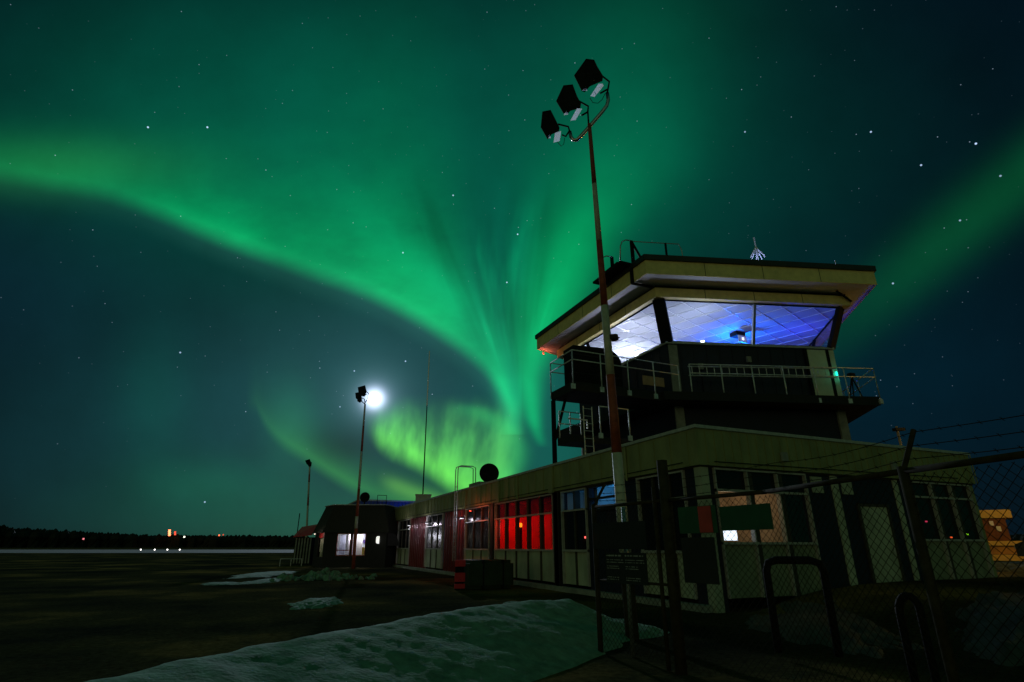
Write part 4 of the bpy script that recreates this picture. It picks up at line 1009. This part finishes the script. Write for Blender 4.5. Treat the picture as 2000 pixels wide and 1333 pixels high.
for (sa, sb, bar) in ((w1a, w1b, True), (w2a, w2b, False)):
    wn = hwall(sa - .03, sb + .03, z_lo - .06, z_lo + .02, 'window', redf, .06, -.05)
    def hw(s0, s1, z0, z1, nm): 
        o = hwall(s0, s1, z0, z1, nm, redf, .05, -.045); o.parent = wn; o.matrix_parent_inverse = Matrix.Identity(4); return o
    hw(sa - .03, sa + .01, z_lo + .02, z_hi, 'frame'); hw(sb - .01, sb + .03, z_lo + .02, z_hi, 'frame'); hw(sa - .03, sb + .03, z_hi, z_hi + .05, 'frame')
    if bar: hw(sa + .01, sb - .01, 1.20, 1.27, 'frame')
    a = h0 + u * sa + v * .02; b = h0 + u * sb + v * .02; MB().quad(z3(a, z_lo), z3(b, z_lo), z3(b, z_hi), z3(a, z_hi)).build('pane', M['glass'], wn)
hw_ = mat('lit_plaster_wall', (.75, .74, .74), .8, var=.04)
a, b = h0 + u * .2 + v * 2.2, h0 + u * (W_ - .2) + v * 2.2; a1, b1 = h0 + u * .2 + v * .14, h0 + u * (W_ - .2) + v * .14
m = MB(); m.quad(z3(a, 0), z3(b, 0), z3(b, 2.5), z3(a, 2.5)); m.quad(z3(a1, 0), z3(a, 0), z3(a, 2.5), z3(a1, 2.5)); m.quad(z3(b1, 0), z3(b, 0), z3(b, 2.5), z3(b1, 2.5)); m.quad(z3(a1, .02), z3(b1, .02), z3(b, .02), z3(a, .02)); m.quad(z3(a1, 2.49), z3(b1, 2.49), z3(b, 2.49), z3(a, 2.49)); m.build('room_lining', hw_, hu)
curt = mat('striped_grey_curtain', (.42, .36, .36), .8, var=.5, scale=3, stretch=(6, 6, .05))
hwall(w1a + .62, w1b - .15, .9, 2.4, 'curtain', curt, .05, .9); hwall(w1a - .1, w1a + .35, .9, 2.35, 'curtain', mat('grey_blind', (.34, .34, .42), .8), .05, 1.0); hwall(w2a - .1, w2a + .52, .3, 2.45, 'door', mat('beige_inner_door', (.55, .50, .46), .7), .05, .9)
hwall(w2a + .60, w2a + .78, .9, 1.45, 'chair', mat('yellow_chair', (.5, .32, .05), .6), .3, .7)
q_ = at(712, 1058, 49.2); MB().tube([q_ - v * .02, q_ + v * .06], .14, 14).build('wall_clock', mat('purple_disc', (.10, .03, .25), .5), hu)
for s_, e_ in ((w1b - .2, 26), (w2b - .3, 26)):
    q = h0 + u * s_ + v * .7; point('room_light', z3(q, 2.3), (.92, .90, 1), e_ * 2.2, .12, hu)
# other walls
for i in (1, 2, 3, 4):
    a, b = hp_[i], hp_[i + 1]; MB().hexa([z3(a, 0), z3(b, 0), z3(off2(b, .985), 0), z3(off2(a, .985), 0), z3(a, ZH), z3(b, ZH), z3(off2(b, .985), ZH), z3(off2(a, .985), ZH)]).build('wall', M['dark'], hu)
a, b = hp_[5], hp_[0]; e_ = (b - a); 
def lw(t0, t1, z0, z1, name, material, k=.0):
    n_ = Vector((e_.y, -e_.x, 0)).normalized() * k
    p, q = a + e_ * t0 + n_, a + e_ * t1 + n_; i_ = Vector((-e_.y, e_.x, 0)).normalized() * .06
    return MB().hexa([z3(p, z0), z3(q, z0), z3(q + i_, z0), z3(p + i_, z0), z3(p, z1), z3(q, z1), z3(q + i_, z1), z3(p + i_, z1)]).build(name, material, hu)
lw(0, .42, 0, ZH, 'wall', M['dark']); lw(.93, 1, 0, ZH, 'wall', M['dark']); lw(.42, .93, 0, .75, 'wall', M['dark']); lw(.42, .93, 2.15, ZH, 'wall', mat('red_gable_board', (.5, .03, .03), .5))
for i in range(5): lw(.46 + i * .09, .52 + i * .09, .76 if i % 2 else 1.1, 2.14, 'curtain', mat('pale_curtain_strip', (.72, .70, .58), .8), -.12)
q = a + e_ * .68 + Vector((e_.y, -e_.x, 0)).normalized() * .55; point('side_light', z3(q, 2.35), (1, .85, .7), 5, .08, hu)
MB().tube([z3(q, 2.40), z3(q, 2.47)], .06, 8).build('porch_lamp', emit('porch_lens', (1, .85, .7), 1), hu)
m = MB(); m.prism([tuple(p[:2]) for p in [off2(p, 1.07) for p in hp_]], ZH + .004, 4.62, top=[tuple((c_ + (p - c_) * .83)[:2]) for p in hp_]); m.build('roof', M['roofdark'], hu)
m = MB(); m.prism([tuple(p[:2]) for p in [off2(p, .86) for p in hp_]], 4.623, 4.68); m.build('roof_edge', M['capgrey'], hu)
# low red roofed shed left of it and thin pole
sh = thing('red_roofed_shed', 'small dark shed with a red roof at the left end of the hut', 'shed', at(577, 1090, 58))
a = at(572, 1090, 58); a.z = 0; b = at(606, 1090, 58); b.z = 0
MB().hexa([z3(a, 0), z3(b, 0), z3(b + v * 3, 0), z3(a + v * 3, 0), z3(a, 2.3), z3(b, 2.3), z3(b + v * 3, 2.3), z3(a + v * 3, 2.3)]).build('wall', M['dark'], sh)
for k in range(6): p = a.lerp(b, (k + .5) / 6) - v * .03; MB().obox(z3(p, 1.15), u, v, (0, 0, 1), .06, .02, 1.1).build('panel', M['concrete'], sh)
MB().hexa([z3(a - u * .1 - v * .3, 2.31), z3(b - v * .3, 2.5), z3(b + v * 1.6, 3.5), z3(a - u * .1 + v * 1.6, 3.2), z3(a - u * .1 - v * .3, 2.39), z3(b - v * .3, 2.58), z3(b + v * 1.6, 3.58), z3(a - u * .1 + v * 1.6, 3.28)]).build('roof', M['barrier'], sh)
p = at(582, 1030, 60); tag(MB().tube([z3(p, 0), z3(p, at(583, 1003, 60).z)], .05, 6).build('thin_pole', M['black']), 'thin dark pole behind the red roofed shed', 'pole')
for i, (x0, x1, y) in enumerate(((548, 590, 1092),)):
    a, b = at(x0, y, 52), at(x1, y, 52); t = thing('wire_rail', 'thin pale rail of a low fence left of the hut', 'fence', z3(a, 0))
    MB().tube([a, b], .025, 6).build('rail', M['rail'], t)
    for k in range(3): q = a.lerp(b, k / 2); MB().tube([z3(q, 0), q], .03, 6).build('post', M['rail'], t)
# rounded canopy with its lamp on the long wall
cn = thing('barrel_canopy', 'dark rounded canopy over a side door of the terminal near the hut', 'canopy', (X0, 46.5, 2.2))
m = MB(); n = 14; y0_, y1_ = 46.0, 50.6
for i in range(n + 1):
    t = math.pi * i / n; x = 9.55 - .72 * math.cos(t) * -1; z = 1.55 + 1.0 * math.sin(t); 
    for yy in (y0_, y1_): m.v.append((x, yy, z))
for i in range(n): m.f.append((2 * i, 2 * i + 1, 2 * i + 3, 2 * i + 2))
m.f.append(tuple(range(0, 2 * n + 2, 2))); m.f.append(tuple(range(2 * n + 1, 0, -2))); m.build('shell', M['dark'], cn, smooth=False)
for yy in (46.1, 50.4): MB().box(8.86, 8.92, yy, yy + .06, 0, 1.55).build('post', M['black'], cn)
lp = at(739, 1055, 47.0); cl_ = thing('bulkhead_lamp', 'round bright white bulkhead lamp at the left end of the rounded canopy', 'lamp', lp)
MB().tube([lp - u * .12, lp - u * .04, lp + u * .1], .27, 16, r1=.30).build('lens', emit('white_lens', (.95, .95, .88), 1.0), cl_, smooth=False); MB().tube([lp + u * .101, lp + u * .42], .05, 8).build('arm', M['black'], cl_)
MB().tube([z3(lp + u * .3, 0), z3(lp + u * .3, lp.z - .06)], .04, 8).build('post', M['black'], cl_)
# wall lamps that graze the corrugations
for y_, e__, lab in ((42.9, 16, 'white wall lamp farthest along the red wall under the eave'), (37.9, 16, 'white wall lamp between the two far window bays'), (30.6, 7, 'pinkish white wall lamp beside the hooped wall ladder')):
    wl = thing('wall_lamp', lab, 'lamp', (X0 - .12, y_, 2.95), 'lamps along the red wall')
    MB().box(SL - .22, SL - .02, y_ - .12, y_ + .12, 2.98, 3.06).build('hood', M['black'], wl); MB().box(SL - .20, SL - .04, y_ - .1, y_ + .1, 2.945, 2.976).build('lens', emit('wall_lens', (.95, .9, 1), 1.0), wl)
    MB().box(SL - .6, SL - .22, y_ - .02, y_ + .02, 3.0, 3.03).build('arm', M['black'], wl)
    point('wall_light', (SL - .45, y_, 2.90), (.92, .84, 1), e__ * 1.1, .04, wl)

rw = thing('wall_lamp', 'dim red lamp under the eave between the red lit window and the wall ladder', 'lamp', (X0 - .6, 27.6, 3.1), 'lamps along the red wall')
MB().box(SL - .75, SL - .6, 27.5, 27.7, 3.22, 3.26).build('hood', M['black'], rw); MB().box(SL - .73, SL - .62, 27.53, 27.67, 3.18, 3.217).build('lens', emit('dim_red_lens', (.35, .02, .01), 1), rw)
MB().box(SL - .6, SL - .02, 27.58, 27.62, 3.23, 3.25).build('arm', M['black'], rw)
point('red_wall_light', (SL - .68, 27.6, 3.12), (1, .14, .06), 26, .06, rw)
# ================================================================== objects along the long wall
ec = thing('covered_crate', 'long dark green tarpaulin covered crate below the red window', 'crate', (8, 21.6, 0))
MB().box(7.38, 9.2, 20.9, 22.2, 0.02, 1.02).build('cover', M['tarp'], ec, bevel=.12)
for x in (7.9, 8.7): MB().box(x, x + .05, 20.885, 22.215, .03, 1.035).build('strap', M['black'], ec)
br = thing('striped_barrier', 'upright red and dark striped barrier at the left end of the covered crate', 'barrier', (7.15, 21.3, 0))
for k, (za, zb) in enumerate(((.80, 1.03), (.27, .58), (.04, .20))): MB().box(6.94, 7.34, 21.28, 21.33, za, zb).build('red_board', M['barrier'], br)
MB().box(6.97, 7.31, 21.335, 21.37, 0, 1.0).build('frame', M['black'], br)

# ================================================================== chain-link fence
FP = [Vector((4.95, 8.05, 0)), Vector((5.13, 6.45, 0)), Vector((5.38, 4.95, 0)), Vector((4.96, 3.06, 0)), Vector((4.80, 2.10, 0)), Vector((4.55, .2, 0)), Vector((4.3, -2.2, 0))]
FZ = 2.10
fe = thing('chain_link_fence', 'chain link fence with barbed wire running toward the camera at the right', 'fence', FP[0])
for i, p in enumerate(FP):
    if i in (2, 4): continue
    r_ = .075 if i == 1 else .04
    MB().tube([z3(p, -.05), z3(p, FZ + (.55 if i == 1 else .04))], r_, 12).build('post', M['post'], fe, smooth=True)
p = FP[0] + Vector((.26, -.45, 0)); MB().tube([z3(p, 0), z3(p, FZ - .02)], .032, 10).build('post', M['galv'], fe, smooth=True)
p = FP[1] + Vector((-.02, .22, 0)); MB().tube([z3(p, 0), z3(p, FZ + .2)], .03, 10).build('post', M['post'], fe, smooth=True)
for a, b in zip(FP[:-1], FP[1:]):
    MB().tube([z3(a, FZ), z3(b, FZ)], .026, 10).build('top_rail', M['post'], fe, smooth=True)
for a, b in zip(FP[:1], FP[1:2]): MB().tube([z3(a, 1.02), z3(b, 1.02)], .018, 8).build('middle_rail', M['post'], fe, smooth=True)
for a, b in zip(FP[:-1], FP[1:]):
    d = (b - a); L_ = d.length; d.normalize(); nn = Vector((d.y, -d.x, 0)); m = MB(); st = .085; H_ = FZ - .12; o0 = z3(a, .08)
    k = -int(H_ / st) - 1
    while k * st < L_:
        for sgn in (1, -1):
            s0 = k * st; # rises with slope +1 or is mirrored
            lo, hi = max(0, s0), min(L_, s0 + H_)
            if hi - lo < .02: continue
            if sgn == 1: pA = o0 + d * lo + UPZ * (lo - s0); pB = o0 + d * hi + UPZ * (hi - s0)
            else: pA = o0 + d * lo + UPZ * (H_ - (lo - s0)); pB = o0 + d * hi + UPZ * (H_ - (hi - s0))
            m.tube([pA + nn * .004 * sgn, pB + nn * .004 * sgn], .0030, 3, cap=False)
        k += 1
    m.build('mesh_panel', M['wire'], fe)
arms = []
for i in (0, 2, 3, 5):
    p = FP[i]; q = z3(p + Vector((.20, -.05, 0)), FZ + .36); arms.append(q)
    if i != 2: MB().tube([z3(p, FZ), q], .022, 8).build('barb_arm', M['post'], fe)
for f_ in (.95, .6, .28):
    pts = []
    ap_ = [(FP[i], arms[k]) for k, i in enumerate((0, 2, 3, 5))]
    prev = None
    for (b_0, q_) in ap_:
        w_ = z3(b_0, FZ).lerp(q_, f_)
        if prev is not None:
            for s in range(1, 9): tt_ = s / 9; pts.append(prev.lerp(w_, tt_) - UPZ * .05 * math.sin(math.pi * tt_))
        pts.append(w_); prev = w_
    m = MB(); m.tube(pts, .0035, 4); Lp = 0
    for a, b in zip(pts[:-1], pts[1:]):
        n_ = max(1, int((b - a).length / .12))
        for s in range(n_):
            c = a.lerp(b, (s + .5) / n_); m.tube([c + Vector((.012, .01, .016)), c - Vector((.012, .01, .016))], .002, 3); m.tube([c + Vector((-.012, .01, .016)), c - Vector((-.012, .01, .016))], .002, 3)
    m.build('barbed_wire', M['wire'], fe)
def fence_board(name, label, cat, px0, px1, py0, py1, off_, material, frame=None):
    """a flat board hung on the fence line, placed by the fence bay it hangs on"""
    def hit(px, py):
        best = None
        for a, b in zip(FP[:-1], FP[1:]):
            d = (b - a).normalized(); nn = Vector((d.y, -d.x, 0)); nn = nn if nn.x < 0 else -nn
            o = a + nn * off_; r_ = ray(px, py); den = nn.dot(r_)
            if abs(den) < 1e-6: continue
            t = nn.dot(o - CAMP) / den; q = CAMP + r_ * t; s = (q - a).dot(d)
            if t > 0 and -.02 <= s <= (b - a).length + .02: best = q
        return best
    pm = (py0 + py1) / 2; a, b = hit(px0, pm), hit(px1, pm); z1_, z0_ = hit((px0 + px1) / 2, py0).z, hit((px0 + px1) / 2, py1).z
    d = (b - a); d.z = 0; w_ = d.length / 2; d.normalize(); nn = Vector((d.y, -d.x, 0)); c = (a + b) / 2; c.z = (z0_ + z1_) / 2
    t = thing(name, label, cat, c)
    MB().obox(c, d, nn, (0, 0, 1), w_, .006, (z1_ - z0_) / 2).build('board', material, t, bevel=.002)
    return t, c, d, nn, w_, (z1_ - z0_) / 2
t, c, d, nn, w_, h_ = fence_board('sign', 'green painted board on the fence right of the red label', 'sign', 1407, 1508, 987, 1036, .06, M['greens'])
t, c, d, nn, w_, h_ = fence_board('sign', 'dull green board with an upright red label on its right part', 'sign', 1326, 1400, 989, 1042, .06, M['greens'])
MB().obox(c + d * w_ * .45 + nn * .012 * (1 if nn.x < 0 else -1), d, nn, (0, 0, 1), w_ * .33, .004, h_ * .96).build('red_label', M['reds'], t)
fence_board('sign', 'large black board hung below the red label', 'sign', 1334, 1400, 1050, 1140, .06, M['signdark'])
fence_board('sign', 'wide blank dark board high on the far fence bay', 'sign', 1158, 1262, 1020, 1073, .06, M['signdark'])
t, c, d, nn, w_, h_ = fence_board('sign', 'dark notice board with two columns of small faded lettering', 'sign', 1184, 1264, 1080, 1141, .06, M['signdark'])
nv = nn if nn.x < 0 else -nn; m = MB(); rnd_ = random.Random(4)
for col_, (s0, s1) in enumerate(((-.92, -.10), (.02, .90))):
    for row, zz in enumerate((.80, .52, .36, .10, -.04, -.62, -.76)):
        hh = .045 if row == 0 else .022; x = s0
        while x < s1 - (.25 if row > 2 else .02):
            wd = rnd_.uniform(.03, .075); m.obox(c + d * w_ * (x + wd / 2) + UPZ * h_ * zz + nv * .009, d, nn, (0, 0, 1), w_ * wd / 2, .001, h_ * hh * rnd_.uniform(.7, 1.2)); x += wd + rnd_.choice((.015, .02, .06))
m.build('lettering', M['letter'], t)
# tiny red and white indicator on the far gate post
q = at(1143, 1052, 9.5); il = thing('gate_indicator', 'tiny red indicator light on the far gate post', 'indicator light', q)
MB().tube([q, q + Vector((0, 0, .03))], .012, 8).build('lens', emit('tiny_red', (1, .12, .1), 2), il); MB().box(q.x - .03, q.x + .03, q.y + .02, q.y + .06, q.z - .12, q.z + .06).build('box', M['black'], il)
# inverted U pipe barrier behind the fence
a, b = at(1494, 1094, 9.6), at(1604, 1090, 9.6)
pb = thing('pipe_barrier', 'black inverted U pipe barrier behind the chain link fence', 'barrier', z3(a, 0))
zt_ = a.z; e_ = (b - a).normalized(); pts = [z3(a, .1)] + [z3(a, zt_ - .15)] + [z3(a + e_ * .04, zt_ - .04)] + [z3(a + e_ * .15, zt_)] + [z3(b - e_ * .15, zt_), z3(b - e_ * .04, zt_ - .04), z3(b, zt_ - .15), z3(b, .1)]
MB().tube(pts, .055, 12).build('pipe', M['black'], pb, smooth=True)
c1_, c2_ = at(1757, 1195, 6.6), at(1796, 1190, 6.6); hp2 = thing('bent_hoop', 'dark bent steel hoop standing in the darkened snow behind the fence', 'hoop', z3(c1_, 0))
pts = [z3(c1_, .1)] + [c1_.lerp(c2_, .5 - .5 * math.cos(math.pi * i / 8)) + UPZ * (.12 * math.sin(math.pi * i / 8)) for i in range(9)] + [z3(c2_, .1)]
MB().tube(pts, .035, 10).build('pipe', M['black'], hp2, smooth=True)

# ================================================================== right: the lamp-lit shed, sodium lamp, parked car
ys = thing('lamplit_building', 'brown timber building with yellow bands lit by a street lamp beyond the fence', 'building', at(1950, 1085, 45))
def yb(px0, px1, py0, py1, D, name, material, depth=.3):
    a, b = at(px0, py1, D), at(px1, py1, D); z1_ = at((px0 + px1) / 2, py0, D).z; z0_ = at((px0 + px1) / 2, py1, D).z
    d = (b - a); d.z = 0; L_ = d.length; d.normalize(); n_ = Vector((-d.y, d.x, 0)); c = (a + b) / 2 + n_ * depth / 2
    return MB().obox((c.x, c.y, (z0_ + z1_) / 2), d, n_, (0, 0, 1), L_ / 2, depth / 2, (z1_ - z0_) / 2).build(name, material, ys)
yb(1905, 1978, 996, 1012, 44.9, 'fascia', M['yellow'], 3.2); yb(1900, 1976, 1012, 1058, 45, 'wall', M['brown'], 3.0)
yb(1905, 2060, 1057, 1066, 44.8, 'band', M['yellow'], .4); yb(1905, 2060, 1067, 1083, 44.9, 'wall', mat('ochre_boards', (.42, .22, .05), .6, var=.25), .5); yb(1905, 2060, 1084, 1096, 44.6, 'band', M['yellow'], .8)
for (a_, b_, c2, d2) in ((1934, 1942, 1018, 1027), (1948, 1957, 1028, 1038)): yb(a_, b_, c2, d2, 44.95, 'notice', M['paper'], .03)
pcar = thing('parked_car', 'dark parked car at the right edge beside the lamplit building', 'car', at(2000, 1070, 38))
a = at(1980, 1060, 38); a2 = at(2060, 1060, 38); d = (a2 - a); d.z = 0; L_ = 4.3; d.normalize(); n_ = Vector((-d.y, d.x, 0)); zb_ = .75
def carp(pts, w0, w1, name, material, parent=pcar):
    k = len(pts); m = MB(); m.v = [tuple(a + d * x + n_ * w0 + UPZ * (zb_ + z - a.z)) for x, z in pts] + [tuple(a + d * x + n_ * w1 + UPZ * (zb_ + z - a.z)) for x, z in pts]
    m.f = [tuple(range(k)), tuple(k + i for i in reversed(range(k)))] + [(i, (i + 1) % k, k + (i + 1) % k, k + i) for i in range(k)]
    return m.build(name, material, parent, bevel=.02)
paint = mat('dark_car_paint', (.02, .02, .025), .25, .3, var=.2)
carp([(0, .3), (0, .85), (.35, 1.0), (3.9, 1.0), (4.3, .8), (4.3, .3)], 0, 1.7, 'body', paint)
cb2 = carp([(.35, 1.003), (.85, 1.5), (2.7, 1.5), (3.4, 1.003)], .12, 1.58, 'cabin', paint)
for (x0_, x1_) in ((.75, 1.7), (1.8, 2.9)): carp([(x0_, 1.06), (x0_ + .15, 1.42), (x1_ - .2, 1.42), (x1_, 1.06)], .105, .118, 'window', M['darkglass'])
for x_ in (.85, 3.4):
    cw = a + d * x_ + UPZ * (zb_ + .32 - a.z); wh = MB().tube([cw - n_ * .03, cw + n_ * .2], .32, 20).build('wheel', M['black'], pcar); MB().tube([cw - n_ * .045, cw - n_ * .031], .18, 14).build('rim', M['galv'], wh)
    cw2 = cw + n_ * 1.5; wh = MB().tube([cw2, cw2 + n_ * .22], .32, 20).build('wheel', M['black'], pcar)
MB().obox(a + d * -.01 + n_ * .25 + UPZ * (zb_ + .72 - a.z), d, n_, (0, 0, 1), .015, .14, .07).build('headlight', M['galv'], pcar); MB().obox(a + d * -.01 + n_ * 1.45 + UPZ * (zb_ + .72 - a.z), d, n_, (0, 0, 1), .015, .14, .07).build('headlight', M['galv'], pcar)
snow_patch('snow_patch', at(1965, 1102, 38).x, at(1965, 1102, 38).y, 3.0, 1.6, LAT, .35, dsnow, 11.0)
sl_ = Vector((37.5, 12.0, 6.6)); st_ = thing('street_lamp', 'orange sodium street lamp on a pole outside the right edge', 'street lamp', (sl_.x + 1.2, sl_.y, 0))
MB().tube([(sl_.x + 1.2, sl_.y, 0), (sl_.x + 1.2, sl_.y, 6.5), (sl_.x + .9, sl_.y, 6.85), (sl_.x + .2, sl_.y, 6.9)], .07, 10).build('pole', M['galv'], st_, smooth=True)
hd = MB().box(sl_.x - .35, sl_.x + .35, sl_.y - .14, sl_.y + .14, 6.78, 6.95).build('lamp_head', M['black'], st_, bevel=.02); MB().box(sl_.x - .28, sl_.x + .28, sl_.y - .1, sl_.y + .1, 6.74, 6.777).build('lens', emit('sodium_lens', (1, .55, .12), 6), hd)
point('sodium_light', sl_ + Vector((0, 0, .02)), (1, .52, .10), 900, .15, st_)

# ================================================================== far left: forest edge, runway lights, beacon towers
fr_m = MB(); rnd_ = random.Random(3)
def D_at(px, D): q = at(px, 1068, D); return Vector((q.x, q.y, 0))
def forest_h(px): return 19.5 + 8.5 * (1 - min(1, max(0, px) / 280.0)) ** 1.0 + (3 if px < 0 else 0)
N = 900
for i in range(N):
    px = -400 + 3400 * i / N; D = 1050 + rnd_.uniform(-30, 60); c = D_at(px + rnd_.uniform(-2, 2), D); hh = forest_h(px) * rnd_.uniform(.92, 1.03) * (.9 if px > 600 else 1); r_ = rnd_.uniform(4.5, 10)
    n0 = len(fr_m.v); k = 6
    for lv, (rr, zz) in enumerate(((1.0, 0), (1.0, .55), (.72, .74), (.30, .92))):
        for s in range(k): th_ = 2 * math.pi * s / k + lv; fr_m.v.append((c.x + math.cos(th_) * r_ * rr * rnd_.uniform(.8, 1.2), c.y + math.sin(th_) * r_ * rr, hh * zz))
    fr_m.v.append((c.x, c.y, hh))
    for lv in range(3):
        for s in range(k): s2 = (s + 1) % k; fr_m.f.append((n0 + lv * k + s, n0 + lv * k + s2, n0 + (lv + 1) * k + s2, n0 + (lv + 1) * k + s))
    for s in range(k): fr_m.f.append((n0 + 3 * k + s, n0 + 3 * k + (s + 1) % k, n0 + 4 * k))
for i in range(60):                                # dark forest floor and inner mass behind the first trees
    p, q = D_at(-400 + 3400 * i / 60, 1090), D_at(-400 + 3400 * (i + 1) / 60, 1090); hA, hB = forest_h(-400 + 3400 * i / 60) * .86, forest_h(-400 + 3400 * (i + 1) / 60) * .86
    fr_m.hexa([z3(p, -1), z3(q, -1), z3(q * 1.08, -1), z3(p * 1.08, -1), z3(p, hA), z3(q, hB), z3(q * 1.08, hB), z3(p * 1.08, hA)])
tag(fr_m.build('forest', mat('dark_conifers', (.010, .016, .010), .9, var=.4, scale=.05)), 'dark line of forest along the horizon beyond the airfield', 'forest', kind='stuff')
def far_light(name, label, cat, px, py, D, col, s, r, n=1, dpy=0, group=None, mast=True):
    c = at(px, py, D); t = thing(name, label, cat, z3(c, 0), group)
    for k in range(n):
        q = at(px, py + dpy * k, D); MB().tube([q - UPZ * r, q - UPZ * r * .5, q + UPZ * r * .5, q + UPZ * r], r, 8).build('lamp', emit('far_' + name + str(len(bpy.data.materials)), col, s), t)
    MB().tube([z3(c, 0), c - UPZ * r * 1.01 if n == 1 else c - UPZ * r * 1.01], max(.05, r * .2), 6).build('stand', M['black'], t); return t
for k, px in enumerate((275, 302, 327, 351)):
    far_light('runway_light', ['leftmost', 'second', 'third', 'rightmost'][k] + ' of the four white runway edge lights', 'runway light', px, 1074, 200, (1, .95, .9), 4.0, .16, group='runway edge lights')
far_light('beacon_mast', 'tall mast with stacked red lamps above the forest', 'beacon mast', 331, 1037, 1000, (1, .16, .06), 5, 1.5, 3, 4)
far_light('beacon_mast', 'shorter mast with two dimmer red lamps beside the tall one', 'beacon mast', 342, 1040, 1010, (1, .1, .05), 1.2, 1.2, 2, 4)
far_light('beacon_mast', 'lone low red beacon right of the two stacked masts', 'beacon mast', 428, 1046, 1000, (1, .15, .06), 2.5, 1.0)
far_light('beacon_mast', 'faintest small red beacon farthest right over the forest', 'beacon mast', 436, 1045, 1000, (1, .12, .05), 1.0, .8)
far_light('field_light', 'white light at the foot of the red beacon masts', 'field light', 360, 1049, 980, (1, 1, .8), 2.0, 1.1)
far_light('field_light', 'dim pink light low before the forest at the left', 'field light', 163, 1053, 940, (1, .25, .3), 1.0, 1.0)
far_light('beacon_mast', 'red and orange light between the office windows and the far corner', 'beacon mast', 1858, 1049, 9000 if False else 60, (1, .2, .05), .0, .05) if False else None

for px, py, col, lab in ((1889, 1044, (.35, 1, .02), 'small lime green reflection in the dark window at the far right corner'), (1858, 1050, (.9, .10, .02), 'small red reflection low in the dark window at the far right corner'), (1809, 1019, (.5, .03, .08), 'faint pink reflection left in the dark far right window')):
    q = ony(px, py, SR + .04); g_ = tag(MB().box(q.x - .05, q.x + .05, q.y - .008, q.y + .002, q.z - .02, q.z + .02).build('pane_reflection', emit('glow' + str(px), col, .9)), lab, 'indicator light')  # glowing chips stand in for reflections in the dark panes

# ---------------- small fittings on the terminal
for y in (14.6, 22.9, 29.9, 41.0): 
    MB().tube([(X0 - .045, y, 3.4), (X0 - .045, y, RZ - .08)], .035, 8).build('downpipe', M['cream'], tb)
MB().tube([(X0 - .03, Y0 + .6, 3.62), (X0 - .03, 24, 3.60), (X0 - .03, 44, 3.62)], .012, 6).build('cable', M['black'], tb)
MB().tube([(X0 + .5, Y0 - .035, 3.60), (XE - 1, Y0 - .035, 3.64)], .012, 6).build('cable', M['black'], tb)
for x in (13.2, 17.9): MB().box(x, x + .22, Y0 - .09, Y0 - .026, 3.75, 4.0).build('junction_box', M['concrete'], tb)
